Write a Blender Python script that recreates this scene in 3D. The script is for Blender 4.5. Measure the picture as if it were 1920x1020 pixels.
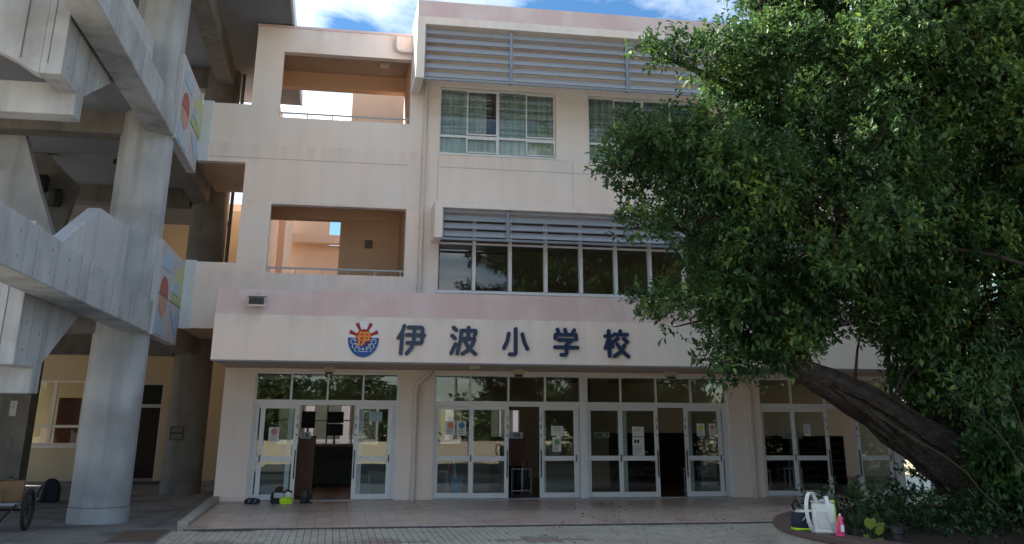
import bpy, bmesh, math, random
import numpy as np
from mathutils import Vector, Matrix
random.seed(7)
R = math.radians
for o in list(bpy.data.objects): bpy.data.objects.remove(o)
scn = bpy.context.scene
col = scn.collection

# ------------------------------------------------------------------ camera
PITCH, ROLL, YAW = R(18.7083), R(.3007), R(10.01)
fw = Vector((math.sin(YAW)*math.cos(PITCH), math.cos(YAW)*math.cos(PITCH), math.sin(PITCH)))
r0 = Vector((math.cos(YAW), -math.sin(YAW), 0)); u0 = r0.cross(fw)
rr = r0*math.cos(ROLL) + u0*math.sin(ROLL); uu = -r0*math.sin(ROLL) + u0*math.cos(ROLL)
cam_d = bpy.data.cameras.new('camera'); cam = bpy.data.objects.new('camera', cam_d); col.objects.link(cam)
M3 = Matrix((rr, uu, -fw)).transposed()
cam.matrix_world = Matrix.Translation((0, 0, 1.75)) @ M3.to_4x4()
cam_d.sensor_fit = 'HORIZONTAL'; cam_d.sensor_width = 36; cam_d.lens = 1804.63/1920*36
cam_d.shift_y = -(510-173.84)/1920          # the photograph is a crop from the lower part of an upright frame
cam_d.clip_end = 3000
scn.camera = cam

# ------------------------------------------------------------------ sky, sun, exposure
SUN_EL, SUN_AZ = 33, -58       # degrees; azimuth from +Y (behind the school) towards +X
w = bpy.data.worlds.new('World'); scn.world = w; w.use_nodes = True
nt = w.node_tree; N = nt.nodes; L = nt.links; N.clear()
out = N.new('ShaderNodeOutputWorld')
sky = N.new('ShaderNodeTexSky'); sky.sky_type = 'NISHITA'; sky.sun_disc = False
sky.sun_elevation = R(SUN_EL); sky.sun_rotation = R(SUN_AZ); sky.air_density = 1.0; sky.dust_density = 0; sky.ozone_density = 2.5
bg = N.new('ShaderNodeBackground'); bg.inputs[1].default_value = .05; hs = N.new('ShaderNodeHueSaturation'); hs.inputs['Saturation'].default_value = 1.22; L.new(sky.outputs[0], hs.inputs['Color']); L.new(hs.outputs[0], bg.inputs[0])
tc = N.new('ShaderNodeTexCoord'); sep = N.new('ShaderNodeSeparateXYZ'); L.new(tc.outputs['Generated'], sep.inputs[0])
def mth(op, a, b=None, clamp=False):
    n = N.new('ShaderNodeMath'); n.operation = op; n.use_clamp = clamp
    for i, v in enumerate((a, b)):
        if v is None: continue
        if isinstance(v, (int, float)): n.inputs[i].default_value = v
        else: L.new(v, n.inputs[i])
    return n.outputs[0]
den = mth('ADD', mth('MAXIMUM', sep.outputs[2], 0.0), .22)
cmb = N.new('ShaderNodeCombineXYZ'); L.new(mth('DIVIDE', sep.outputs[0], den), cmb.inputs[0]); L.new(mth('DIVIDE', sep.outputs[1], den), cmb.inputs[1]); cmb.inputs[2].default_value = 1.3
n1 = N.new('ShaderNodeTexNoise'); n1.inputs['Scale'].default_value = 2.3; n1.inputs['Detail'].default_value = 9; n1.inputs['Roughness'].default_value = .55; n1.inputs['Distortion'].default_value = .25
L.new(cmb.outputs[0], n1.inputs['Vector'])
rp = N.new('ShaderNodeValToRGB'); rp.color_ramp.elements[0].position = .44; rp.color_ramp.elements[1].position = .66
L.new(n1.outputs[0], rp.inputs[0])
n2 = N.new('ShaderNodeTexNoise'); n2.inputs['Scale'].default_value = 4.5; n2.inputs['Detail'].default_value = 6
L.new(cmb.outputs[0], n2.inputs['Vector'])
rc = N.new('ShaderNodeValToRGB'); rc.color_ramp.elements[0].position = .3; rc.color_ramp.elements[0].color = (.40, .46, .56, 1); rc.color_ramp.elements[1].position = .62; rc.color_ramp.elements[1].color = (.93, .97, 1, 1)
L.new(n2.outputs[0], rc.inputs[0])
bc = N.new('ShaderNodeBackground'); bc.inputs[1].default_value = .82; L.new(rc.outputs[0], bc.inputs[0])
ms = N.new('ShaderNodeMixShader'); L.new(rp.outputs[0], ms.inputs[0]); L.new(bg.outputs[0], ms.inputs[1]); L.new(bc.outputs[0], ms.inputs[2])
L.new(ms.outputs[0], out.inputs[0])
sd = bpy.data.lights.new('sun', 'SUN'); sd.energy = 5.0; sd.angle = R(.53); sd.color = (1, .94, .85)
sun = bpy.data.objects.new('sun', sd); col.objects.link(sun)
sv = Vector((math.sin(R(SUN_AZ))*math.cos(R(SUN_EL)), math.cos(R(SUN_AZ))*math.cos(R(SUN_EL)), math.sin(R(SUN_EL))))
sun.rotation_euler = sv.to_track_quat('Z', 'Y').to_euler(); sun.location = sv*60
scn.view_settings.view_transform = 'Standard'; scn.view_settings.look = 'None'
scn.view_settings.exposure = 1.87; scn.view_settings.gamma = 1
scn.render.engine = 'CYCLES'
try:
    scn.cycles.max_bounces = 8; scn.cycles.transparent_max_bounces = 24; scn.cycles.diffuse_bounces = 4
except Exception: pass

# ------------------------------------------------------------------ materials
def newmat(name):
    m = bpy.data.materials.new(name); m.use_nodes = True
    t = m.node_tree; t.nodes.clear()
    o = t.nodes.new('ShaderNodeOutputMaterial'); p = t.nodes.new('ShaderNodeBsdfPrincipled')
    t.links.new(p.outputs[0], o.inputs[0])
    return m, t, p, o
def c4(c): return (c[0], c[1], c[2], 1)
def surf(name, c1, c2=None, scale=3, rough=.8, bump=0, bscale=60, streak=None, sscale=(3, 3, .25), samt=.6, spot=None, spscale=2, spthr=(.55, .62), metal=0, spec=.3, fine=0, island=0, ledges=None, bdist=.01):
    m, t, p, o = newmat(name); n = t.nodes; l = t.links
    p.inputs['Roughness'].default_value = rough; p.inputs['Metallic'].default_value = metal
    p.inputs['Specular IOR Level'].default_value = spec
    g = n.new('ShaderNodeNewGeometry')
    def noise(sc, det=5, vec=None):
        x = n.new('ShaderNodeTexNoise'); x.inputs['Scale'].default_value = sc; x.inputs['Detail'].default_value = det
        l.new(vec or g.outputs['Position'], x.inputs['Vector']); return x.outputs[0]
    def ramp(src, a, b, ca=(0, 0, 0, 1), cb=(1, 1, 1, 1)):
        x = n.new('ShaderNodeValToRGB'); x.color_ramp.elements[0].position = a; x.color_ramp.elements[1].position = b
        x.color_ramp.elements[0].color = ca; x.color_ramp.elements[1].color = cb; l.new(src, x.inputs[0]); return x.outputs[0]
    def mix(f, a, b, mode='MIX'):
        x = n.new('ShaderNodeMix'); x.data_type = 'RGBA'; x.blend_type = mode
        for k, v in ((0, f), (6, a), (7, b)):
            if isinstance(v, (int, float)): x.inputs[k].default_value = v
            elif isinstance(v, tuple): x.inputs[k].default_value = c4(v)
            else: l.new(v, x.inputs[k])
        return x.outputs[2]
    c = ramp(noise(scale), .3, .7, c4(c1), c4(c2 or c1))
    if spot:
        c = mix(ramp(noise(spscale, 7), *spthr), c, tuple(spot))
    if streak:
        mp = n.new('ShaderNodeMapping'); mp.inputs['Scale'].default_value = sscale; l.new(g.outputs['Position'], mp.inputs['Vector'])
        f = ramp(noise(1.0, 6, mp.outputs[0]), .5, .78)
        mm = n.new('ShaderNodeMath'); mm.operation = 'MULTIPLY'; mm.inputs[1].default_value = samt; l.new(f, mm.inputs[0])
        c = mix(mm.outputs[0], c, tuple(streak))
    if ledges:                      # rain dirt running down below ledges and sills
        sz = n.new('ShaderNodeSeparateXYZ'); l.new(g.outputs['Position'], sz.inputs[0]); acc = None
        for zt, ln_ in ledges:
            mr = n.new('ShaderNodeMapRange'); mr.inputs[1].default_value = zt-ln_; mr.inputs[2].default_value = zt; l.new(sz.outputs[2], mr.inputs[0])
            lt = n.new('ShaderNodeMath'); lt.operation = 'LESS_THAN'; lt.inputs[1].default_value = zt+.01; l.new(sz.outputs[2], lt.inputs[0])
            ml = n.new('ShaderNodeMath'); ml.operation = 'MULTIPLY'; l.new(mr.outputs[0], ml.inputs[0]); l.new(lt.outputs[0], ml.inputs[1])
            if acc is None: acc = ml.outputs[0]
            else:
                mx_ = n.new('ShaderNodeMath'); mx_.operation = 'MAXIMUM'; l.new(acc, mx_.inputs[0]); l.new(ml.outputs[0], mx_.inputs[1]); acc = mx_.outputs[0]
        mp = n.new('ShaderNodeMapping'); mp.inputs['Scale'].default_value = (3.2, 3.2, .10); l.new(g.outputs['Position'], mp.inputs['Vector'])
        f = ramp(noise(1.0, 5, mp.outputs[0]), .46, .68); mm = n.new('ShaderNodeMath'); mm.operation = 'MULTIPLY'; l.new(f, mm.inputs[0]); l.new(acc, mm.inputs[1])
        m2 = n.new('ShaderNodeMath'); m2.operation = 'MULTIPLY'; m2.inputs[1].default_value = .26; l.new(mm.outputs[0], m2.inputs[0])
        c = mix(m2.outputs[0], c, (.36, .32, .29))
    if fine:
        c = mix(fine, c, ramp(noise(140, 2), .3, .7, (.3, .3, .3, 1), (1.25, 1.25, 1.25, 1)), 'MULTIPLY')
    if island:
        x = n.new('ShaderNodeMapRange'); x.inputs[3].default_value = 1-island; x.inputs[4].default_value = 1+island
        l.new(g.outputs['Random Per Island'], x.inputs[0])
        oi = n.new('ShaderNodeObjectInfo'); y = n.new('ShaderNodeMapRange'); y.inputs[3].default_value = 1-island; y.inputs[4].default_value = 1+island
        l.new(oi.outputs['Random'], y.inputs[0])
        q = n.new('ShaderNodeMath'); q.operation = 'MULTIPLY'; l.new(x.outputs[0], q.inputs[0]); l.new(y.outputs[0], q.inputs[1])
        cm = n.new('ShaderNodeCombineColor'); 
        for k in range(3): l.new(q.outputs[0], cm.inputs[k])
        c = mix(1.0, c, cm.outputs[0], 'MULTIPLY')
    l.new(c, p.inputs['Base Color'])
    if bump:
        b = n.new('ShaderNodeBump'); b.inputs['Strength'].default_value = bump; b.inputs['Distance'].default_value = bdist
        l.new(noise(bscale, 4), b.inputs['Height']); l.new(b.outputs[0], p.inputs['Normal'])
    return m
CREAM = surf('cream_render_paint', (.81, .705, .64), (.765, .655, .585), .55, .85, .3, 90, streak=(.47, .42, .385), samt=.2, sscale=(3.1, 3.1, .11), spot=(.77, .71, .67), spscale=.6, spthr=(.45, .6), fine=.08, ledges=[(11.2, .6), (8.08, .55), (4.97, .5), (3.71, .25), (6.69, .12)])
PINK = surf('faded_pink_paint', (.66, .50, .49), (.62, .465, .46), 1.2, .85, .25, 90, spot=(.68, .575, .57), spscale=1.3, spthr=(.44, .66), streak=(.50, .43, .43), samt=.4, sscale=(6, 6, .3), fine=.1)
PEACH = surf('peach_paint', (.74, .52, .37), (.68, .46, .32), .9, .85, .2, 80, fine=.08)
YELLOW = surf('ochre_paint', (.52, .42, .28), (.47, .385, .265), .8, .85, .2, 80, fine=.08)
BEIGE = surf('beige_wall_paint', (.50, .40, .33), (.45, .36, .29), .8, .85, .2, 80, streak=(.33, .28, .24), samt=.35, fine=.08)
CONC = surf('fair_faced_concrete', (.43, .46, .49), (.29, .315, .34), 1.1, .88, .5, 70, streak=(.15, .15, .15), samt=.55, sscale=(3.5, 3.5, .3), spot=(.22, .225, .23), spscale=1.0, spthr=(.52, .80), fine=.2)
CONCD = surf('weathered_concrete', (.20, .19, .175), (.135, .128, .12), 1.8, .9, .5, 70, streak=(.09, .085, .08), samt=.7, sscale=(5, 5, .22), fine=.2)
CONCP = surf('painted_concrete_panel', (.47, .495, .525), (.40, .42, .45), 1.2, .8, .3, 70, streak=(.24, .24, .24), samt=.5, sscale=(5, 5, .2), fine=.12)
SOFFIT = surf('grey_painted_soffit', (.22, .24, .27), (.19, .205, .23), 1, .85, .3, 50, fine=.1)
SEAM = surf('dark_form_seam', (.10, .10, .10), (.14, .135, .13), 8, .9)
SEAL = surf('sealant_joint', (.42, .36, .31), (.38, .33, .29), 4, .8)
ALU = surf('white_aluminium', (.70, .72, .74), (.64, .66, .68), 3, .38, spec=.5)
ALUG = surf('grey_aluminium', (.42, .44, .46), (.38, .40, .42), 3, .4, spec=.5)
STEELG = surf('bluish_steel', (.22, .25, .29), (.18, .21, .25), 5, .45, metal=.3, spec=.5)
JOINTC = surf('pale_joint_cover', (.60, .65, .69), (.54, .59, .63), 3, .5, spec=.4, streak=(.4, .42, .44), samt=.3)
PIPE = surf('cream_pvc_pipe', (.62, .56, .52), (.56, .50, .46), 4, .45, spec=.4)
BLACK = surf('black_plastic', (.012, .012, .013), (.02, .02, .021), 10, .45, spec=.4)
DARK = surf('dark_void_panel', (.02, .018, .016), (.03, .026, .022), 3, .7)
NAVY = surf('navy_letter_paint', (.010, .028, .075), (.014, .036, .09), 6, .42, spec=.4)
WHITE = surf('white_print', (.72, .74, .76), (.68, .70, .72), 8, .55)
PAPER = surf('white_paper', (.62, .66, .64), (.58, .62, .61), 8, .7)
RED = surf('crest_red', (.30, .022, .03), None, 4, .5)
BLUE = surf('crest_blue', (.012, .075, .27), (.016, .085, .30), 4, .45)
PURP = surf('crest_purple', (.075, .03, .10), None, 4, .5)
ORANGE = surf('crest_orange', (.80, .24, .035), None, 4, .5)
M_LBLUE = surf('mural_light_blue', (.34, .46, .60), (.30, .41, .55), 2, .7, streak=(.25, .3, .36), samt=.4)
M_RED = surf('mural_red', (.36, .12, .10), (.33, .11, .095), 2, .7)
M_SALM = surf('mural_salmon', (.48, .29, .23), (.45, .27, .22), 2, .7)
M_GRN = surf('mural_lime', (.47, .50, .29), (.43, .46, .27), 2, .7)
M_GRND = surf('mural_olive', (.36, .41, .21), None, 2, .7)
TILE = surf('brown_porcelain_tile', (.52, .41, .35), (.46, .36, .31), 2.5, .33, .12, 30, island=.1, spec=.45, spot=(.40, .32, .275), spscale=1.5)
GROUT = surf('grey_grout', (.13, .115, .105), (.10, .09, .085), 5, .9)
PAVER = surf('buff_concrete_paver', (.46, .435, .37), (.39, .37, .315), 5, .9, .5, 90, island=.08, fine=.25, spot=(.30, .275, .225), spscale=.6, spthr=(.45, .75))
PAVERD = surf('charcoal_paver', (.30, .28, .24), (.26, .245, .21), 5, .9, .5, 90, island=.12, fine=.2)
PAVERR = surf('red_paver', (.30, .22, .18), (.26, .19, .16), 5, .9, .5, 90, island=.1, fine=.2)
BED = surf('dark_sand_joint', (.085, .08, .068), (.06, .058, .05), 9, .95)
DRAIN = surf('dark_drain_cover', (.075, .078, .085), (.055, .058, .064), 8, .7, .3, 60)
APRON = surf('grey_worn_concrete_floor', (.24, .24, .24), (.17, .17, .17), 1.4, .75, .4, 60, spot=(.09, .09, .09), spscale=.9, spthr=(.48, .7), fine=.2)
SAND = surf('sandy_yard', (.50, .40, .27), (.43, .34, .22), .25, .95, .5, 30, fine=.25)
RUST = surf('rusty_cover_plate', (.135, .095, .075), (.10, .075, .06), 5, .8)
KERB = surf('pale_kerb_concrete', (.44, .40, .365), (.34, .31, .28), 4, .85, .5, 80, fine=.2)
WOOD = surf('brown_locker_laminate', (.125, .042, .022), (.10, .034, .018), 5, .45, streak=(.07, .025, .014), sscale=(20, 20, 1), samt=.6)
DWOOD = surf('dark_shoe_shelf', (.055, .022, .015), (.04, .017, .012), 5, .5)
LFLOOR = surf('lobby_floor_tile', (.13, .085, .06), (.10, .07, .05), 2, .3, spec=.4)
LCEIL = surf('lobby_ceiling', (.38, .30, .22), (.34, .27, .20), 1, .85)
GREYW = surf('grey_counter', (.16, .145, .135), (.13, .12, .11), 3, .7)
RUBR = surf('coping_brown_tile', (.125, .082, .072), (.095, .065, .058), 4, .6, .3, 60, fine=.2)
SOIL = surf('dark_soil', (.045, .032, .022), (.025, .019, .014), 9, .95, 1, 25)
CARD = surf('brown_cardboard', (.24, .15, .08), (.20, .125, .07), 4, .85)
def plain(name, c, rough=.5, spec=.4, metal=0): return surf(name, c, tuple(x*.85 for x in c), 12, rough, spec=spec, metal=metal)
LIME = plain('fluorescent_yellow_green', (.50, .85, .02), .6)
BAGW = plain('white_bag_leather', (.70, .72, .68), .45)
PINKB = plain('pink_bottle', (.72, .07, .20), .3)
BIN = plain('blue_bin_plastic', (.06, .25, .42), .4)
NAVYB = plain('dark_navy_fabric', (.016, .022, .04), .7)
RUBB = plain('black_rubber', (.015, .015, .016), .7)
BARK = surf('grey_brown_bark', (.055, .044, .035), (.026, .021, .017), 4, .92, 1, 22, streak=(.085, .072, .06), sscale=(7, 9, 12), samt=.5, spot=(.028, .023, .018), spscale=7, spthr=(.5, .6), bdist=.05, fine=.3)
TWIG = surf('dry_twig_bark', (.10, .07, .05), (.07, .05, .035), 9, .9)
# thin clear window glass
def glassmat(name, tint, refl):
    m, t, p, o = newmat(name); n = t.nodes; l = t.links; n.remove(p)
    tr = n.new('ShaderNodeBsdfTransparent'); tr.inputs[0].default_value = c4(tint)
    gl = n.new('ShaderNodeBsdfGlossy'); gl.inputs['Roughness'].default_value = 0; gl.inputs[0].default_value = (.92, .96, 1, 1)
    fr = n.new('ShaderNodeFresnel'); fr.inputs[0].default_value = 1.5
    ad = n.new('ShaderNodeMath'); ad.operation = 'ADD'; ad.inputs[1].default_value = refl; ad.use_clamp = True; l.new(fr.outputs[0], ad.inputs[0])
    ng = n.new('ShaderNodeNewGeometry'); nz = n.new('ShaderNodeTexNoise'); nz.inputs['Scale'].default_value = 1.2
    l.new(ng.outputs['Position'], nz.inputs['Vector']); bp = n.new('ShaderNodeBump'); bp.inputs['Strength'].default_value = .02; bp.inputs['Distance'].default_value = .02
    l.new(nz.outputs[0], bp.inputs['Height']); l.new(bp.outputs[0], gl.inputs['Normal'])
    mx = n.new('ShaderNodeMixShader'); l.new(ad.outputs[0], mx.inputs[0]); l.new(tr.outputs[0], mx.inputs[1]); l.new(gl.outputs[0], mx.inputs[2]); l.new(mx.outputs[0], o.inputs[0])
    return m
GLASS = glassmat('door_glass', (.86, .9, .88), .018)
GLASSW = glassmat('tinted_window_glass', (.84, .88, .86), .0)
# perforated louvre metal
def perf():
    m, t, p, o = newmat('perforated_louvre_metal'); n = t.nodes; l = t.links
    p.inputs['Base Color'].default_value = (.38, .415, .46, 1); p.inputs['Metallic'].default_value = .1; p.inputs['Roughness'].default_value = .45
    g = n.new('ShaderNodeNewGeometry'); s = n.new('ShaderNodeSeparateXYZ'); l.new(g.outputs['Position'], s.inputs[0])
    def k(op, a, b=0.0):
        x = n.new('ShaderNodeMath'); x.operation = op
        for i, v in enumerate((a, b)):
            if isinstance(v, (int, float)): x.inputs[i].default_value = v
            else: l.new(v, x.inputs[i])
        return x.outputs[0]
    a = k('ABSOLUTE', k('SINE', k('MULTIPLY', s.outputs[0], math.pi/.036))); b = k('ABSOLUTE', k('SINE', k('MULTIPLY', s.outputs[2], math.pi/.03)))
    h = k('GREATER_THAN', k('MULTIPLY', a, b), .70)
    tr = n.new('ShaderNodeBsdfTransparent'); mx = n.new('ShaderNodeMixShader'); l.new(h, mx.inputs[0]); l.new(p.outputs[0], mx.inputs[1]); l.new(tr.outputs[0], mx.inputs[2]); l.new(mx.outputs[0], o.inputs[0])
    return m
PERF = perf()
def plaid():
    m, t, p, o = newmat('plaid_green_curtain'); n = t.nodes; l = t.links; p.inputs['Roughness'].default_value = .9
    g = n.new('ShaderNodeNewGeometry')
    def band(scale, det):
        mp = n.new('ShaderNodeMapping'); mp.inputs['Scale'].default_value = scale; l.new(g.outputs['Position'], mp.inputs['Vector'])
        x = n.new('ShaderNodeTexNoise'); x.inputs['Scale'].default_value = 1; x.inputs['Detail'].default_value = det; l.new(mp.outputs[0], x.inputs['Vector']); return x.outputs[0]
    r1 = n.new('ShaderNodeValToRGB'); e = r1.color_ramp.elements; e[0].position = .38; e[0].color = (.36, .385, .34, 1); e[1].position = .62; e[1].color = (.75, .77, .70, 1); l.new(band((.3, .3, 16), 3), r1.inputs[0])
    r2 = n.new('ShaderNodeValToRGB'); e = r2.color_ramp.elements; e[0].position = .35; e[0].color = (.72, .72, .72, 1); e[1].position = .6; e[1].color = (1, 1, 1, 1); l.new(band((9, 9, .2), 2), r2.inputs[0])
    mx = n.new('ShaderNodeMix'); mx.data_type = 'RGBA'; mx.blend_type = 'MULTIPLY'; mx.inputs[0].default_value = 1; l.new(r1.outputs[0], mx.inputs[6]); l.new(r2.outputs[0], mx.inputs[7]); l.new(mx.outputs[2], p.inputs['Base Color'])
    return m
PLAID = plaid()
SHEER = surf('pale_lower_curtain', (.80, .81, .76), (.72, .74, .70), 2, .9, streak=(.22, .27, .25), sscale=(12, 12, .2), samt=.6)
def leafmat(name, a, b, c, trans=.28, rough=.38):
    m, t, p, o = newmat(name); n = t.nodes; l = t.links
    g = n.new('ShaderNodeNewGeometry'); r = n.new('ShaderNodeValToRGB'); e = r.color_ramp.elements
    e[0].position = 0; e[0].color = c4(a); e[1].position = 1; e[1].color = c4(c); x = e.new(.62); x.color = c4(b)
    nz = n.new('ShaderNodeTexNoise'); nz.inputs['Scale'].default_value = 1.3; nz.inputs['Detail'].default_value = 2; l.new(g.outputs['Position'], nz.inputs['Vector'])
    mr = n.new('ShaderNodeMapRange'); mr.inputs[1].default_value = .35; mr.inputs[2].default_value = .68; mr.inputs[3].default_value = -.28; mr.inputs[4].default_value = .42; l.new(nz.outputs[0], mr.inputs[0])
    ad = n.new('ShaderNodeMath'); ad.operation = 'MULTIPLY_ADD'; ad.inputs[1].default_value = .75; l.new(g.outputs['Random Per Island'], ad.inputs[0]); l.new(mr.outputs[0], ad.inputs[2])
    l.new(ad.outputs[0], r.inputs[0]); l.new(r.outputs[0], p.inputs['Base Color'])
    p.inputs['Roughness'].default_value = rough; p.inputs['Specular IOR Level'].default_value = .45
    tl = n.new('ShaderNodeBsdfTranslucent'); hs = n.new('ShaderNodeHueSaturation'); hs.inputs['Value'].default_value = 1.5; hs.inputs['Hue'].default_value = .485
    l.new(r.outputs[0], hs.inputs['Color']); l.new(hs.outputs[0], tl.inputs[0])
    mx = n.new('ShaderNodeMixShader'); mx.inputs[0].default_value = trans; l.new(p.outputs[0], mx.inputs[1]); l.new(tl.outputs[0], mx.inputs[2]); l.new(mx.outputs[0], o.inputs[0])
    return m
LEAF = leafmat('glossy_fig_leaf', (.024, .062, .022), (.052, .118, .034), (.16, .25, .05), .34, .56)
LEAFB = leafmat('far_tree_leaf', (.03, .07, .025), (.05, .11, .035), (.08, .15, .045))
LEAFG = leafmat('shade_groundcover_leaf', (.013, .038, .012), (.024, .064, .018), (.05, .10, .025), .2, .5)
LEAFY = leafmat('yellow_green_leaf', (.20, .27, .05), (.26, .33, .07), (.30, .36, .10))

# ------------------------------------------------------------------ mesh helpers
WL = {}
class MB:
    def __init__(s): s.v = []; s.f = []
    def add(s, v, f):
        b = len(s.v); s.v += [tuple(x) for x in v]; s.f += [tuple(i+b for i in q) for q in f]; return s
    def box(s, x0, x1, y0, y1, z0, z1):
        return s.add([(x0,y0,z0),(x1,y0,z0),(x1,y1,z0),(x0,y1,z0),(x0,y0,z1),(x1,y0,z1),(x1,y1,z1),(x0,y1,z1)],
                     [(0,3,2,1),(4,5,6,7),(0,1,5,4),(1,2,6,5),(2,3,7,6),(3,0,4,7)])
    def obox(s, c, ax, ay, az):          # oriented box: centre and three half-axis vectors
        c, ax, ay, az = Vector(c), Vector(ax), Vector(ay), Vector(az)
        v = [c+sx*ax+sy*ay+sz*az for sz in (-1,1) for sx, sy in ((-1,-1),(1,-1),(1,1),(-1,1))]
        return s.add(v, [(0,3,2,1),(4,5,6,7),(0,1,5,4),(1,2,6,5),(2,3,7,6),(3,0,4,7)])
    def prism(s, poly, axis, a, b):      # closed outline in the two other axes, extruded from a to b
        n = len(poly)
        def P(u, v, w): return {'x': (w,u,v), 'y': (u,w,v), 'z': (u,v,w)}[axis]
        v = [P(u,q,a) for u, q in poly] + [P(u,q,b) for u, q in poly]
        return s.add(v, [tuple(range(n)), tuple(range(2*n-1, n-1, -1))] + [(i, n+i, n+(i+1)%n, (i+1)%n) for i in range(n)])
    def tube(s, pts, rad, n=8, caps=True):
        pts = [Vector(p) for p in pts]; b = len(s.v); k = len(pts)
        if not isinstance(rad, (list, tuple)): rad = [rad]*k
        up = None
        for i, p in enumerate(pts):
            d = (pts[min(i+1,k-1)]-pts[max(i-1,0)])
            if d.length < 1e-9: d = Vector((0,0,1))
            d.normalize()
            if up is None: up = Vector((0,0,1)) if abs(d.z) < .9 else Vector((1,0,0))
            x = up.cross(d); x.normalize(); y = d.cross(x); up = y
            for j in range(n):
                a = 2*math.pi*j/n; s.v.append(tuple(p + (x*math.cos(a)+y*math.sin(a))*rad[i]))
        for i in range(k-1):
            for j in range(n):
                s.f.append((b+i*n+j, b+i*n+(j+1)%n, b+(i+1)*n+(j+1)%n, b+(i+1)*n+j))
        if caps: s.f += [tuple(b+j for j in range(n-1,-1,-1)), tuple(b+(k-1)*n+j for j in range(n))]
        return s
    def lathe(s, c, prof, n=24, a0=0, a1=2*math.pi):
        b = len(s.v)
        for r, z in prof:
            for j in range(n):
                a = 2*math.pi*j/n; s.v.append((c[0]+r*math.cos(a), c[1]+r*math.sin(a), c[2]+z))
        for i in range(len(prof)-1):
            for j in range(n): s.f.append((b+i*n+j, b+i*n+(j+1)%n, b+(i+1)*n+(j+1)%n, b+(i+1)*n+j))
        s.f += [tuple(b+j for j in range(n-1,-1,-1)), tuple(b+(len(prof)-1)*n+j for j in range(n))]
        return s
    def wall(s, x0, x1, z0, z1, y0, y1, holes):     # solid sheet in x,z with real openings
        xs = sorted({x0, x1, *[h[i] for h in holes for i in (0,1) if x0 < h[i] < x1]}); zs = sorted({z0, z1, *[h[i] for h in holes for i in (2,3) if z0 < h[i] < z1]})
        def solid(i, j):
            if i < 0 or j < 0 or i >= len(xs)-1 or j >= len(zs)-1: return False
            cx, cz = (xs[i]+xs[i+1])/2, (zs[j]+zs[j+1])/2
            return not any(h[0] < cx < h[1] and h[2] < cz < h[3] for h in holes)
        for i in range(len(xs)-1):
            for j in range(len(zs)-1):
                if not solid(i, j): continue
                a, b, c, d = xs[i], xs[i+1], zs[j], zs[j+1]
                s.add([(a,y0,c),(b,y0,c),(b,y0,d),(a,y0,d)], [(0,1,2,3)]); s.add([(a,y1,c),(b,y1,c),(b,y1,d),(a,y1,d)], [(3,2,1,0)])
                if not solid(i-1,j): s.add([(a,y0,c),(a,y0,d),(a,y1,d),(a,y1,c)], [(0,1,2,3)])
                if not solid(i+1,j): s.add([(b,y0,c),(b,y0,d),(b,y1,d),(b,y1,c)], [(3,2,1,0)])
                if not solid(i,j-1): s.add([(a,y0,c),(b,y0,c),(b,y1,c),(a,y1,c)], [(3,2,1,0)])
                if not solid(i,j+1): s.add([(a,y0,d),(b,y0,d),(b,y1,d),(a,y1,d)], [(0,1,2,3)])
        return s
    def frame(s, x0, x1, z0, z1, y0, y1, l, r_, b, t):  # rectangular frame, mitre-free: jambs between head and foot
        s.box(x0, x1, y0, y1, z1-t, z1); 
        if b: s.box(x0, x1, y0, y1, z0, z0+b)
        s.box(x0, x0+l, y0, y1, z0+b, z1-t); s.box(x1-r_, x1, y0, y1, z0+b, z1-t); return s
    def build(s, name, mat, parent=None, bevel=0, smooth=False, loc=None, recalc=True):
        me = bpy.data.meshes.new(name)
        if loc is None:
            a = np.array(s.v); loc = ((a[:,0].min()+a[:,0].max())/2, (a[:,1].min()+a[:,1].max())/2, a[:,2].min())
        loc = Vector(loc)
        me.from_pydata([(x-loc.x, y-loc.y, z-loc.z) for x, y, z in s.v], [], s.f)
        bm = bmesh.new(); bm.from_mesh(me)
        if recalc:
            bmesh.ops.recalc_face_normals(bm, faces=bm.faces)
        if bevel:
            bmesh.ops.remove_doubles(bm, verts=bm.verts, dist=1e-5)
            ed = [e for e in bm.edges if len(e.link_faces) == 2 and e.calc_face_angle() > .6]
            bmesh.ops.bevel(bm, geom=ed, offset=bevel, segments=1, affect='EDGES', clamp_overlap=True)
        if smooth:
            for fc in bm.faces: fc.smooth = True
            for e in bm.edges:
                if len(e.link_faces) == 2 and e.calc_face_angle() > R(40): e.smooth = False
        bm.to_mesh(me); bm.free(); me.materials.append(mat)
        return link(name, me, parent, loc)
def link(name, me, parent, loc):
    o = bpy.data.objects.new(name, me); col.objects.link(o); WL[o] = Vector(loc)
    if parent: o.parent = parent; o.location = Vector(loc) - WL[parent]
    else: o.location = loc
    return o
def tag(o, label, cat, group=None):
    o['label'] = label; o['category'] = cat
    if group: o['group'] = group
    return o
def thing(name, label, cat, loc, group=None):
    o = bpy.data.objects.new(name, None); col.objects.link(o); o.location = loc; WL[o] = Vector(loc); o.empty_display_size = .2
    return tag(o, label, cat, group)
def kind(o, k): o['kind'] = k; return o
def bx(name, mat, parent, x0, x1, y0, y1, z0, z1, bevel=0): return MB().box(x0,x1,y0,y1,z0,z1).build(name, mat, parent, bevel)

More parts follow.
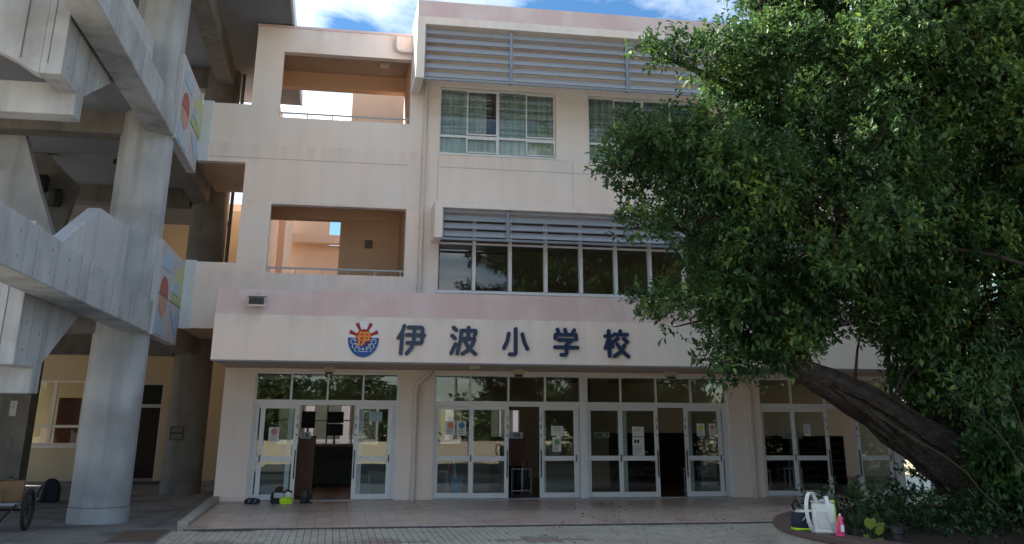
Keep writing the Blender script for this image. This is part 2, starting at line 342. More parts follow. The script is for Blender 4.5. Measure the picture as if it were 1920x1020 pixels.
# ------------------------------------------------------------------ ground
g = MB().add([(-260,-260,-.17),(260,-260,-.17),(260,260,-.17),(-260,260,-.17)], [(0,1,2,3)]).build('ground', SAND); kind(g, 'structure')
apron = bx('corridor_floor', APRON, None, -16, -2.45, 9.0, 40, -.40, -.10); kind(apron, 'structure')
for (a, b, c, d) in ((-3.35, -2.62, 17.2, 18.9),):
    bx('cover_plate', RUST, apron, a, b, c, d, -.11, -.094)
for x, y0, y1 in ((-4.9, 15, 28), (-2.95, 18.9, 28)): bx('floor_joint', SEAM, apron, x, x+.015, y0, y1, -.105, -.0965)
pav = bx('paving', BED, None, -2.45, 22, 5.0, 17.86, -.40, -.032); kind(pav, 'structure')
ter = bx('terrace', GROUT, None, -2.28, 22, 18.0, 23.49, -.40, -.006); kind(ter, 'structure')
# pavers: long side along the depth, running bond
PW, PL = .112, .224
motif = [(3, 15.95), (25, 15.95), (47, 15.95)]
cells = []
nx = int((8.6+2.43)/PW); rows = int((17.86-12.6)/PL)
for i in range(nx):
    x = -2.44 + i*PW
    for j in range(rows+1):
        y = 17.85 - (j+1)*PL + (PL/2 if i % 2 else 0)
        y1 = min(y+PL, 17.85); 
        if y1-y < .05 or y < 12.5: continue
        m = PAVER
        for mi, my in motif:
            di = i-4-mi; dy = (y+PL/2-my)/PL
            if abs(di) <= 2 and abs(dy) < .8: m = PAVERR
            elif (abs(di) <= 6 and abs(dy) < .8) or (abs(di) <= 2 and abs(dy) < 2): m = PAVERD
        cells.append((x, y, y1, m))
seen = [c for c in cells if 15.45 <= c[1] <= 17.9 and c[0] < 6.3]
seen.sort(key=lambda c: c[1]); single = set(id(c) for c in seen[:290])
def slab_mesh(w_, d_, h_, ch):
    m = MB(); m.add([(-w_/2,-d_/2,0),(w_/2,-d_/2,0),(w_/2,d_/2,0),(-w_/2,d_/2,0),(-w_/2,-d_/2,h_-ch),(w_/2,-d_/2,h_-ch),(w_/2,d_/2,h_-ch),(-w_/2,d_/2,h_-ch),
           (-w_/2+ch,-d_/2+ch,h_),(w_/2-ch,-d_/2+ch,h_),(w_/2-ch,d_/2-ch,h_),(-w_/2+ch,d_/2-ch,h_)],
          [(0,1,5,4),(1,2,6,5),(2,3,7,6),(3,0,4,7),(4,5,9,8),(5,6,10,9),(6,7,11,10),(7,4,8,11),(8,9,10,11)]); return m
def mesh_of(mb, name, mat):
    me = bpy.data.meshes.new(name); me.from_pydata(mb.v, [], mb.f); me.materials.append(mat); return me
PM = {}
rest = {}
for c in cells:
    x, y, y1, m = c
    dz = random.uniform(-.003, .003)
    if id(c) in single:
        key = (m.name, round(y1-y, 3))
        if key not in PM: PM[key] = mesh_of(slab_mesh(PW-.008, y1-y-.008, .05, .005), 'paver', m)
        link('paver', PM[key], pav, (x+PW/2, (y+y1)/2, -.065+dz))
    else:
        mb = rest.setdefault(m.name, (MB(), m))[0]; s = slab_mesh(PW-.008, y1-y-.008, .05, .005)
        mb.add([(a+x+PW/2, b+(y+y1)/2, q-.065+dz) for a, b, q in s.v], s.f)
for k, (mb, m) in rest.items(): kind(mb.build('pavers', m, pav, recalc=False), 'stuff')
# terrace tiles
tiles = []
for i in range(int((16+2.28)/.3)):
    for j in range(18):
        tiles.append((-2.27+i*.3, 18.01+j*.304))
vis = sorted([t for t in tiles if t[0] < 7.4], key=lambda t: t[1]); single = set(id(t) for t in vis[:290])
tm = mesh_of(slab_mesh(.295, .299, .03, .002), 'floor_tile', TILE)
mb = MB(); s = slab_mesh(.295, .299, .03, .002)
for t in tiles:
    dz = random.uniform(-.0012, .0012)
    if id(t) in single: link('floor_tile', tm, ter, (t[0]+.15, t[1]+.152, -.03+dz))
    else: mb.add([(a+t[0]+.15, b+t[1]+.152, q-.03+dz) for a, b, q in s.v], s.f)
kind(mb.build('floor_tiles', TILE, ter, recalc=False), 'stuff')
dr = bx('drain_channel', DRAIN, None, -2.1, 22, 17.865, 17.995, -.40, -.008); kind(dr, 'structure')
bx('drain_grate', DRAIN, dr, -2.0, -1.15, 17.70, 17.992, -.03, -.002)
kb = MB().prism([(18.65,-.40),(24.0,-.40),(24.0,.12),(18.65,.06)], 'x', -2.47, -2.29).build('kerb', KERB, None, bevel=.012); kind(kb, 'structure')

# ------------------------------------------------------------------ school building
YF = 23.5                     # outer wall plane
XR = 19.0                     # the block goes on to the right, past the picture
sch = thing('school_building', 'three storey cream school block with navy lettering over its glazed entrance', 'school', (8, 25, 0))
W3 = [(2.28, 5.32), (6.20, 9.31), (10.12, 13.20), (14.05, 17.1)]
holes = [(-1.74, 1.53, -1, 2.75), (2.35, 9.58, -1, 2.75), (10.40, 17.55, -1, 2.75), (-1.73, 1.51, 8.82, 10.56), (-1.73, 1.52, 4.98, 6.63), (2.33, 17.6, 4.65, 6.55)] + [(a, b, 8.11, 9.88) for a, b in W3]
MB().wall(-2.42, 1.52, 0, 11.2, YF, YF+.25, holes).build('stair_wall', CREAM, sch)
MB().wall(1.52, XR, 0, 11.4, YF, YF+.25, holes).build('front_wall', CREAM, sch)
bx('parapet_cap', PINK, sch, -2.44, 1.516, YF-.02, YF+.27, 11.2, 11.27)
# arms that reach the concrete walkway
for z0, z1 in ((7.62, 9.10), (3.68, 5.19)):
    bx('corridor_parapet', CREAM, sch, -3.32, -2.421, YF, YF+.2, z0, z1)
    bx('expansion_joint_cover', JOINTC, sch, -3.56, -3.30, YF-.05, YF+.22, z0-.02, z1+.03, .01)
    bx('corridor_slab', BEIGE, sch, -3.5, -2.423, YF+.2, 27.0, z0+.01, z0+.24)
# sealant joints in the render
for a, b in ((-3.30, -2.425), (-2.42, 1.52)): bx('wall_joint', SEAL, sch, a, b, YF-.002, YF+.01, 7.735, 7.75)
bx('wall_joint', SEAL, sch, 2.3, XR, YF-.002, YF+.01, 7.735, 7.75)
for x in (2.27, 5.75): bx('wall_joint', SEAL, sch, x-.006, x+.006, YF-.0022, YF+.01, 6.75, 8.05)
# side wall on the left and the back of the stair hall
MB().prism([(23.752,0),(33.8,0),(33.8,11.2),(23.752,11.2)], 'x', -2.418, -2.2).build('side_wall', PEACH, sch)
bx('stair_hall_wall', PEACH, sch, 1.53, 1.75, 23.752, 26.6, 3.0, 11.15)
for zf, zc, hb in ((7.9, 11.02, 10.58), (3.95, 7.62, 6.83)):
    bx('hall_floor', GREYW, sch, -2.199, 1.529, 23.752, 26.6, zf-.25, zf)
    bx('hall_ceiling', BEIGE if zc > 8 else PEACH, sch, -2.199, 1.529, 23.752, 26.6, zc, zc+.12)
    bx('hall_beam', PEACH, sch, -2.199, 1.529, 26.25, 26.598, hb, zc-.002)
    if zf < 5:
        bx('hall_back_wall', PEACH, sch, .04, 1.529, 26.3, 26.55, zf+.002, hb-.002); bx('hall_post', PEACH, sch, -.06, .20, 26.22, 26.299, zf+.002, hb-.002)
    else: bx('outer_stair_wall', PEACH, sch, .06, 3.2, 29.6, 29.85, 8.0, 12.4); bx('outer_stair_floor', BEIGE, sch, -2.1, 3.2, 26.61, 29.59, 7.7, 7.9)
    bx('hall_back_parapet', PEACH, sch, -2.199, .038 if zf < 5 else 1.528, 26.3, 26.5, zf+.002, zf+1.05)
bx('hall_lamp', WHITE, sch, .75, 1.0, 25.1, 25.35, 10.95, 11.019)
bx('wall_speaker', GREYW, sch, .62, .82, 26.2, 26.298, 6.1, 6.3)
# handrails in the two openings
for z, zt in ((8.82, 8.97), (4.98, 5.12)):
    h = MB().tube([(-1.72, 23.62, zt), (1.50, 23.62, zt)], .025, 8).build('handrail', ALUG, sch, smooth=True)
    for k in range(6): MB().tube([(-1.66+k*.62, 23.62, z-.02), (-1.66+k*.62, 23.62, zt)], .016, 6).build('rail_post', ALUG, h, smooth=True)

# canopy
CY = 20.4
can = bx('canopy', CREAM, sch, -2.41, XR, CY, YF-.001, 2.83, 3.715, 0)
bx('canopy_upstand', PINK, can, -2.395, XR, CY+.015, YF-.002, 3.716, 4.22)
bx('drip_edge', SOFFIT, can, -2.40, XR, CY+.01, CY+.07, 2.80, 2.829)
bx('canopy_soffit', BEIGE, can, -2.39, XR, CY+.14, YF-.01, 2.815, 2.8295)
# canopy lamps
for i, x in enumerate((-.10, 4.16, 7.80)):
    l_ = thing('soffit_lamp', ['small box lamp under the canopy over the open entrance with the red locker', 'small box lamp under the canopy over the doors beside the blue bin', 'small box lamp under the canopy over the doors with the tall notice'][i], 'lamp', (x, 22.5, 2.66))
    bx('housing', BEIGE, l_, x-.11, x+.11, 22.39, 22.61, 2.70, 2.818, .01); bx('lens', BLACK, l_, x-.08, x+.08, 22.42, 22.58, 2.66, 2.70)
l_ = thing('exit_light', 'small pale green box fixed to the canopy soffit', 'lamp', (3.0, 21.4, 2.75))
bx('housing', plain('pale_green_lens', (.42, .52, .36)), l_, 2.9, 3.1, 21.3, 21.5, 2.76, 2.816, .005)

# letters: rounded strokes, one mesh for each character
def capsule(mb, a, b, r, y0, y1):
    a, b = Vector(a), Vector(b); d = (b-a); t = math.atan2(d.y, d.x); pts = []
    for k in range(9): q = t+math.pi/2+math.pi*k/8; pts.append((a.x+r*math.cos(q), a.y+r*math.sin(q)))
    for k in range(9): q = t-math.pi/2+math.pi*k/8; pts.append((b.x+r*math.cos(q), b.y+r*math.sin(q)))
    mb.prism(pts, 'y', y0, y1)
def strokes(name, mat, parent, lines, x, z, k, r, y, th, ref):
    mb = MB(); n = 0
    for ln in lines:
        for a, b in zip(ln, ln[1:]):
            A = (x+(a[0]-ref[0])*k, z-(a[1]-ref[1])*k); B = (x+(b[0]-ref[0])*k, z-(b[1]-ref[1])*k)
            capsule(mb, A, B, r, y-th-n*.0004, y); n += 1
    return mb.build(name, mat, parent)
I_ = [[(812,148),(790,215),(740,300)], [(790,245),(778,495)], [(868,165),(1036,165),(1050,182),(1045,348),(1032,362),(858,362)], [(848,262),(1072,262)], [(945,165),(940,330),(915,420),(855,493)]]
NAMI = [[(1445,170),(1483,203)], [(1427,274),(1466,308)], [(1474,380),(1422,496)], [(1725,262),(1738,232),(1736,207),(1552,207),(1540,330),(1502,498)], [(1643,168),(1640,305)], [(1548,312),(1722,312),(1700,380),(1650,450),(1568,500)], [(1602,348),(1650,432),(1738,502)]]
SHO = [[(328,182),(328,488),(316,508),(250,508)], [(235,242),(215,340),(172,430)], [(418,248),(440,340),(486,436)]]
GAKU = [[(865,197),(885,248)], [(970,197),(985,248)], [(1095,202),(1070,248)], [(836,312),(840,264),(1116,264),(1122,322)], [(882,333),(1068,333),(985,392),(982,425),(985,500),(970,524),(916,524)], [(828,427),(1136,429)]]
KOU = [[(1470,287),(1558,287)], [(1518,217),(1526,546)], [(1512,335),(1470,443)], [(1542,350),(1570,418)], [(1680,217),(1680,255)], [(1597,262),(1774,262)], [(1640,314),(1597,352)], [(1727,317),(1776,358)], [(1735,397),(1692,478),(1592,546)], [(1637,392),(1692,474),(1784,546)]]
for ln, x, ref in ((I_, 1.22, (715,130)), (NAMI, 2.32, (1400,145)), (SHO, 3.41, (145,155)), (GAKU, 4.50, (805,175)), (KOU, 5.60, (1448,190))):
    strokes('letter', NAVY, sch, ln, x, 3.575, .00158, .039, CY+.0, .05, ref)
# crest
ecx, ecz, erx, erz = .555, 3.27, .315, .36
def ell(cx, cz, rx, rz, a0=0, a1=360, n=40): return [(cx+rx*math.cos(R(a0+(a1-a0)*k/n)), cz+rz*math.sin(R(a0+(a1-a0)*k/n))) for k in range(n if a1-a0 >= 360 else n+1)]
em = MB().prism(ell(ecx, ecz, erx, erz), 'y', CY-.03, CY+.002).build('crest', WHITE, sch)
MB().prism(ell(ecx, ecz, erx*.995, erz*.995, 176, 364), 'y', CY-.034, CY-.029).build('crest_sea', BLUE, em)
for a in (22, 62, 118, 158):
    p = []
    for rad, da in ((.12, 9), (.985, 7.5)):
        for s_ in ((-1, 1) if rad < .5 else (1, -1)): p.append((ecx+erx*rad*math.cos(R(a+s_*da*(1.6 if rad < .5 else 1))), ecz+.02+erz*(rad*.94)*math.sin(R(a+s_*da*(1.6 if rad < .5 else 1)))))
    MB().prism(p, 'y', CY-.0362, CY-.029).build('ray', RED, em)
MB().prism(ell(ecx, ecz+.03, .155, .165), 'y', CY-.039, CY-.03).build('sun_disc', RED, em)
MB().prism(ell(ecx, ecz+.03, .150, .16, 176, 364), 'y', CY-.0415, CY-.03).build('sun_reflection', PURP, em)
strokes('crest_character', ORANGE, em, I_, ecx-.135, ecz+.145, .00072, .022, CY-.034, .012, (715,130))
for s_ in (-1, 1):
    for k, (dx, dz) in enumerate(((.20, -.03), (.165, -.12), (.11, -.19))):
        mb = MB(); q = [(ecx+s_*(dx+.055*math.cos(R(t))), CY-.040-.001*k, ecz+dz-.02+.05*math.sin(R(t))) for t in range(-60, 200, 20)]
        mb.tube(q, .0065, 5); mb.tube([(ecx+s_*(dx-.03+.022*math.cos(R(t))), CY-.0445, ecz+dz+.022*math.sin(R(t))) for t in range(0, 361, 40)], .004, 5); mb.build('wave', WHITE, em)
mb = MB().tube([(ecx-.10, CY-.040, ecz-.235), (ecx-.05, CY-.040, ecz-.25), (ecx, CY-.04, ecz-.245), (ecx+.05, CY-.040, ecz-.25), (ecx+.10, CY-.040, ecz-.235)], .006, 5); mb.build('wave', WHITE, em)
MB().prism(ell(ecx, ecz-.20, .02, .02, n=14), 'y', CY-.043, CY-.03).build('pearl', WHITE, em)

# floodlight on the canopy
fl = thing('floodlight', 'grey outdoor floodlight on the pink band above the entrance', 'floodlight', (-1.6, 20.3, 3.85))
MB().prism([(20.12,3.87),(20.36,3.90),(20.36,4.0),(20.12,4.04)], 'x', -1.77, -1.44).build('housing', ALUG, fl, .01)
bx('visor', PIPE, fl, -1.80, -1.41, 20.06, 20.3, 4.042, 4.062); bx('rim', PIPE, fl, -1.79, -1.42, 20.09, 20.119, 3.85, 3.875)
bx('glass', BLACK, fl, -1.75, -1.46, 20.108, 20.125, 3.89, 4.02); bx('bracket', ALUG, fl, -1.63, -1.57, 20.25, 20.42, 4.063, 4.12)

# drainpipes
p = MB().tube([(1.90, 23.42, 4.15), (1.90, 23.42, 9.9), (1.90, 23.42, 11.0)], .055, 12).build('drainpipe', PIPE, sch, smooth=True)
for z in (4.7, 6.15, 7.9, 9.4): MB().lathe((1.90, 23.42, z), [(.062,0),(.066,.02),(.066,.07),(.062,.09)], 12).build('pipe_collar', PIPE, p, smooth=True)
for x, s_ in ((1.91, 1), (10.08, -1)):
    p = MB().tube([(x+s_*.34, 23.40, 2.82), (x+s_*.30, 23.40, 2.74), (x+.02*s_, 23.40, 2.50), (x, 23.40, 2.40), (x, 23.40, 0)], .055, 12).build('drainpipe', PIPE, sch, smooth=True)
    MB().lathe((x, 23.40, .25), [(.062,0),(.066,.02),(.066,.07),(.062,.09)], 12).build('pipe_collar', PIPE, p, smooth=True)
MB().tube([(1.10, 23.42, 11.12), (1.10, 23.40, 11.08), (1.10, 23.40, 10.82), (1.14, 23.40, 10.76), (1.22, 23.40, 10.74), (1.55, 23.40, 10.74)], .055, 12).build('overflow_pipe', PIPE, sch, smooth=True)

# ---- sunshades with perforated slats
def sunshade(x0, y0, z0, z1, side, top, z_open, posts, zs, bandz=None):
    mb = MB()
    mb.box(x0, x0+side, y0, YF-.001, z0, z1-top); mb.box(x0, XR, y0, YF-.001, z1-top, bandz or z1)
    sh = mb.build('sunshade_frame', CREAM, sch)
    if bandz: bx('roof_band', PINK, sh, x0+.003, XR, y0+.003, YF+.35, bandz+.001, bandz+.43)
    ends = [x0+side+.01] + posts + [XR-.1]
    for a, b in zip(ends, ends[1:]):
        for z in zs:
            MB().obox(((a+b)/2, y0+.16, z), ((b-a)/2-.03, 0, 0), (0, .045, .072), (0, -.006, .004)).build('louvre_slat', PERF, sh)
            if a < 9: MB().tube([(a+.03, y0+.12, z-.076), (b-.03, y0+.12, z-.076)], .010, 6).build('slat_edge', STEELG, sh)
    for x in posts: bx('louvre_post', STEELG, sh, x-.035, x+.035, y0+.10, y0+.24, z_open, zs[-1]+.09)
    bx('louvre_post', STEELG, sh, x0+side+.001, x0+side+.04, y0+.10, y0+.24, z_open, zs[-1]+.09)
    bx('louvre_rail', STEELG, sh, x0+side+.002, XR-.1, y0+.06, y0+.099, z_open-.03, z_open+.02)
    return sh
sunshade(1.52, 22.1, 9.60, 11.22, .2, .20, 9.62, [3.89, 6.90, 9.91, 12.92, 15.9], [9.76+.225*k for k in range(6)], bandz=11.22)
sunshade(2.14, 22.6, 5.81, 6.69, .19, .16, 5.80, [3.92, 6.92, 9.92, 12.92, 15.9], [5.94+.19*k for k in range(4)])

# ---- windows of the upper floors
def pane(parent, x0, x1, z0, z1, y, m=GLASSW): return bx('pane', m, parent, x0, x1, y, y+.006, z0, z1)
def curtain(parent, x0, x1, z0, z1, y, m):
    n = int((x1-x0)/.05); pts = [(x0+(x1-x0)*k/n, y+.028*math.sin(k*1.7)+.012*math.sin(k*.6)) for k in range(n+1)]
    pl = pts + [(x, q+.01) for x, q in reversed(pts)]
    return MB().prism(pl, 'z', z0, z1).build('curtain', m, parent)
for i, (a, b) in enumerate(W3):
    xs = [a+.0, a+.73, a+1.52, a+2.28, b]
    wn = MB().frame(a, b, 8.11, 9.88, YF+.10, YF+.19, .035, .035, .05, .04)
    wn.box(xs[2]-.035, xs[2]+.035, YF+.10, YF+.19, 8.161, 9.839); wn.box(a+.036, xs[2]-.036, YF+.11, YF+.19, 8.57, 8.63); wn.box(xs[2]+.036, b-.036, YF+.11, YF+.19, 8.57, 8.63)
    wn = wn.build('window', ALU, sch)
    bx('sill', ALU, wn, a-.02, b+.02, YF-.03, YF+.12, 8.075, 8.11)
    for k in range(4):
        x0, x1 = xs[k]+.02, xs[k+1]-.0
        if k % 2: MB().frame(x0-.05, x1-.02, 8.645, 9.83, YF+.07, YF+.099, .032, .032, .035, .03).build('sash', ALU, wn)
        if k % 2: MB().frame(x0-.05, x1-.02, 8.17, 8.56, YF+.07, YF+.099, .032, .032, .03, .03).build('sash', ALU, wn)
        pane(wn, x0-.02, x1, 8.63, 9.84, YF+.15); pane(wn, x0-.02, x1, 8.16, 8.57, YF+.15)
        curtain(wn, x0-.01, x1-.01 - (.28 if (k == 1 and i == 0) else 0), 8.58, 9.9, YF+.235, PLAID)
        curtain(wn, x0-.01, x1-.01, 8.1, 8.575, YF+.235, SHEER)
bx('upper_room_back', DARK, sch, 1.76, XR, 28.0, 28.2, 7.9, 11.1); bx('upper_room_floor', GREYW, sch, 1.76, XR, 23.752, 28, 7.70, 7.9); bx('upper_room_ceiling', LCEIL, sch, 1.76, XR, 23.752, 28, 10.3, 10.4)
# second floor ribbon window
x0 = 2.33
wn = MB().box(x0, 17.6, YF+.06, YF+.2, 4.65, 4.70).box(x0, 17.6, YF+.06, YF+.2, 6.50, 6.55).box(x0, x0+.03, YF+.06, YF+.2, 4.701, 6.499).box(17.57, 17.6, YF+.06, YF+.2, 4.701, 6.499)
wn = wn.build('window', ALU, sch)
bx('sill', ALU, wn, x0-.02, 17.6, YF-.04, YF+.059, 4.62, 4.665)
for k in range(17):
    a = x0+.03+k*.901-(.03 if k else 0); b = x0+(k+1)*.901
    if k < 16: bx('mullion', ALU, wn, b-.04, b+.04, YF+.03, YF+.2, 4.701, 6.499)
    bx('transom_bar', ALU, wn, a+.041 if k else a, b-.041, YF+.07, YF+.18, 5.82, 5.865); bx('transom_bar', ALU, wn, a+.041 if k else a, b-.041, YF+.08, YF+.18, 5.925, 5.955)
    pane(wn, a+.03, b-.03, 4.69, 5.83, YF+.14); pane(wn, a+.03, b-.03, 5.94, 6.51, YF+.14)
bx('office_back', surf('office_back_wall', (.22, .17, .13), (.19, .15, .12), 2, .8), sch, 1.76, XR, 30, 30.2, 3.9, 6.9); bx('office_floor', GREYW, sch, 1.76, XR, 23.752, 30, 3.74, 3.9); bx('office_ceiling', LCEIL, sch, 1.76, XR, 23.752, 30, 6.75, 6.85)
for i, (x, y) in enumerate(((3.3, 25.0), (6.3, 26.2), (6.8, 24.9), (9.5, 25.5))):
    MB().lathe((x, y, 6.66), [(.14, 0), (.2, .03), (.2, .088)], 16).build('ceiling_lamp', WHITE, sch)

# ---- lobby behind the doors
bx('lobby_floor', LFLOOR, sch, -2.19, XR, YF+.3, 32.0, -.2, -.004)
bx('lobby_ceiling', LCEIL, sch, -2.19, XR, 23.752, 32.0, 2.86, 2.98)
MB().wall(-2.19, XR, -.003, 2.859, 31.8, 32.0, [(-1.6, 1.5, .95, 2.15), (3.4, 4.05, 1.0, 2.1), (5.0, 5.9, 1.2, 2.0)]).build('lobby_back_wall', LCEIL, sch)
wn = MB().frame(-1.6, 1.5, .95, 2.15, 31.85, 31.92, .04, .04, .05, .05)
for x in (-.85, -.1, .65): wn.box(x-.025, x+.025, 31.85, 31.92, 1.001, 2.099)
wn = wn.build('lobby_window', ALU, sch); bx('window_bar', ALU, wn, -1.55, 1.45, 31.86, 31.91, 1.65, 1.69)
bx('lobby_pillar', LCEIL, sch, 7.05, 7.55, 27.2, 27.7, -.003, 2.858)
bx('lobby_pillar', LCEIL, sch, 2.0, 2.3, 23.753, 31.79, -.003, 2.858)
bx('lobby_counter', GREYW, sch, -.5, 1.95, 29.5, 29.8, -.003, .62); bx('lobby_counter', GREYW, sch, -.5, 1.95, 30.4, 30.6, -.003, .95)
bx('threshold', ALUG, sch, -1.73, 1.52, YF+.02, YF+.29, -.05, .012); bx('threshold', ALUG, sch, 2.36, 9.57, YF+.02, YF+.29, -.05, .012); bx('threshold', ALUG, sch, 10.41, 17.54, YF+.02, YF+.29, -.05, .012)
for x in (.3, 2.9, 4.9, 7.2, 9.3, 11.5): bx('ceiling_tube', plain('tube_lamp_white', (.8, .82, .8)), sch, x-.6, x+.6, 26.4, 26.46, 2.78, 2.858)

# ---- sliding entrance doors
YD = YF+.10
def leaf(x0, x1, y, handle=None, st=.10, fixed=False):
    d = MB().frame(x0, x1, .02, 2.02, y, y+.035, st, st, .11, .075); d.box(x0+st, x1-st, y, y+.035, .82, .925)
    d = d.build('fixed_panel' if fixed else 'sliding_door', ALU, sch)
    pane(d, x0+st-.005, x1-st+.005, .925, 1.95, y+.014, GLASS); pane(d, x0+st-.005, x1-st+.005, .125, .825, y+.014, GLASS)
    if handle:
        hx = x1-.035 if handle > 0 else x0+.035
        bx('pull_handle', BLACK, d, hx-.012, hx+.012, y-.02, y-.001, .45, 1.06); bx('latch', BLACK, d, hx-.013, hx+.013, y-.008, y-.0005, 1.36, 1.40); bx('latch', BLACK, d, hx-.010, hx+.010, y-.008, y-.0005, 1.52, 1.62); bx('lock_plate', ALUG, d, hx-.02, hx+.02, y-.006, y-.0005, 1.70, 1.80)
        ox = x0+.05 if handle > 0 else x1-.05
        bx('flush_pull', BLACK, d, ox-.015, ox+.015, y-.006, y-.0005, .80, .955)
    return d
def doorset(x0, x1, lx, rx, mull):
    fr = MB().frame(x0, x1, .0, 2.75, YD-.03, YD+.12, .045, .045, 0, .05); fr.box(x0+.045, x1-.045, YD-.03, YD+.12, 2.021, 2.135)
    fr = fr.build('door_frame', ALU, sch)
    e = [x0+.045] + [m for m in mull] + [x1-.045]
    for m in mull: bx('transom_mullion', ALU, fr, m-.022, m+.022, YD, YD+.08, 2.136, 2.699)
    for a, b in zip(e, e[1:]): pane(fr, a, b, 2.13, 2.705, YD+.04, GLASS)
    w_ = lx[1]-lx[0]
    leaf(x0+.03, x0+.03+w_, YD+.06, fixed=True); leaf(x1-.03-w_, x1-.03, YD+.06, fixed=True)
    leaf(lx[0], lx[1], YD+.0, 1); leaf(rx[0], rx[1], YD+.0, -1)
doorset(-1.74, 1.53, (-1.57, -.71), (.54, 1.40), (-.93, -.11, .70))
doorset(2.35, 5.90, (3.19, 4.13), (4.87, 5.80), (3.21, 4.12, 5.01))
bx('door_post', ALU, sch, 5.901, 5.999, YD-.05, YD+.14, 0, 2.749)
doorset(6.0, 9.58, (6.80, 7.79), (8.45, 9.40), (6.88, 7.77, 8.66))
doorset(10.40, 13.95, (11.23, 12.21), (12.94, 13.86), (11.28, 12.17, 13.06))
bx('door_post', ALU, sch, 13.951, 14.049, YD-.05, YD+.14, 0, 2.749)
doorset(14.05, 17.55, (14.9, 15.8), (15.82, 16.7), (14.92, 15.8, 16.7))

# ------------------------------------------------------------------ concrete walkway and stair on the left
con = thing('concrete_walkway', 'grey fair-faced concrete walkway block with round columns and mural parapets', 'walkway', (-5, 20, -.1))
for x, y, r, zt in ((-4.15, 20.5, .53, 11.3), (-3.68, 27.6, .50, 11.3), (-9.6, 27.6, .5, 11.3), (-9.6, 20.5, .5, 11.3)):
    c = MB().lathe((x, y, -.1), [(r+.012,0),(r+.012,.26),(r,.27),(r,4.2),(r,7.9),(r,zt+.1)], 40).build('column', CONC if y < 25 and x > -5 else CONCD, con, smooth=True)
    MB().lathe((x, y, .165), [(r+.013,0),(r+.013,.012)], 40).build('column_seam', SEAM, c)
def yz(poly, x0, x1, name, m, parent=con, bevel=0): return MB().prism(poly, 'x', x0, x1).build(name, m, parent, bevel)
for fz in (0, 4.0):
    fb = bx('fascia_beam', CONC, con, -4.10, -3.60, 7.0, 20.3, 3.30+fz, 3.92+fz, .015)
    for y in (10.2, 12.35, 14.5, 16.65): bx('form_seam', SEAM, fb, -3.605, -3.5985, y, y+.012, 3.31+fz, 3.91+fz)
    for y in (10.9, 11.7, 13.05, 13.85, 15.2, 16.0, 17.3, 18.2):
        for z in (3.47, 3.75): MB().prism([(y+.018*math.cos(R(q)), z+fz+.018*math.sin(R(q))) for q in range(0, 360, 45)], 'x', -3.62, -3.5985).build('tie_hole', SEAM, fb)
    dz = fz*1.0125
    st = yz([(14.05,8.3+fz-4),(14.05,6.44+dz-4.05),(14.96,6.44+dz-4.05),(14.96,6.10+dz-4.05),(15.37,6.10+dz-4.05),(15.37,6.52+dz-4.05),(17.15,7.40+dz-4.05),(17.6,7.62+fz-4),(17.6,7.85+fz-4)], -4.45, -4.15, 'stair_stringer', CONC, bevel=.01)
    for y in (14.6, 15.4, 16.2, 16.9): bx('form_seam', SEAM, st, -4.155, -4.1485, y, y+.010, max(6.5, 6.53+(y-15.37)*.495)+dz-4.05, 7.5+fz-4)
    for y, z in ((14.35, 7.0), (15.0, 6.9), (15.8, 7.05), (14.35, 6.65), (15.1, 6.55), (16.5, 7.25)): MB().prism([(y+.018*math.cos(R(q)), z+dz-4.05+.018*math.sin(R(q))) for q in range(0, 360, 45)], 'x', -4.17, -4.1485).build('tie_hole', SEAM, st)
    zz = dz-4.05
    fp = MB().prism([(-4.452,6.44+zz),(-4.60,6.50+zz),(-4.80,6.63+zz),(-5.1,6.78+zz),(-5.6,6.93+zz),(-6.4,7.03+zz),(-9,7.05+zz),(-9,8.3+fz-4),(-4.452,8.3+fz-4)], 'y', 14.06, 14.35).build('landing_front', CONC, con, .008)
    for x in (-4.36, -4.74): bx('form_seam', SEAM, fp, x, x+.012, 14.045, 14.062, 6.6+zz+(.06 if x < -4.5 else 0), 8.28+fz-4)
    bx('landing_edge_beam', CONC, con, -9, -4.152, 14.962, 15.368, 6.102+zz, 6.60+zz, .01)
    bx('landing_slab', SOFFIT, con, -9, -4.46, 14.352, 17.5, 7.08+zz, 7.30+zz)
    yz([(15.0,3.93+fz),(15.46,4.26+fz),(17.5,5.18+fz),(19.95,5.28+fz),(19.95,3.93+fz)], -4.38, -4.15, 'stair_parapet', CONCP, bevel=.012)
    # floor slab, cross beams, inner beams
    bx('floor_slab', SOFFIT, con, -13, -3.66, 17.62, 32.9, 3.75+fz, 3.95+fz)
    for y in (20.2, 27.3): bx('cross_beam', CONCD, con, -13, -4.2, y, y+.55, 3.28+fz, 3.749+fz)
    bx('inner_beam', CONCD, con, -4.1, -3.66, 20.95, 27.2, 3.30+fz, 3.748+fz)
    # mural parapet
    mp = bx('mural_parapet', CONCP, con, -3.76, -3.56, 20.3, 23.44, 3.28+fz, 5.16+fz, .01)
    def plate(name, m, poly, k=1): return MB().prism([(y, z+fz) for y, z in poly], 'x', -3.57, -3.56+.012*k).build(name, m, mp)
    bx('mural_groove', SEAM, mp, -3.565, -3.558, 20.5, 23.43, 4.095+fz, 4.107+fz)
    plate('mural_rectangle', M_LBLUE, [(20.55,4.66),(21.75,4.66),(21.75,4.93),(20.55,4.93)])
    plate('mural_sun', M_RED, [(21.12+.5*math.cos(R(a)), 4.11+.40*math.sin(R(a))) for a in range(0, 181, 9)])
    plate('mural_sun_reflection', M_SALM, [(21.12+.5*math.cos(R(a)), 4.092+.38*math.sin(R(a))) for a in range(180, 361, 9)])
    plate('mural_hill', M_GRN, [(23.43,4.30),(23.43,5.0)] + [(23.3+1.35*math.cos(R(a)), 4.11+.91*math.sin(R(a))) for a in range(96, 168, 6)] + [(21.99,4.30)])
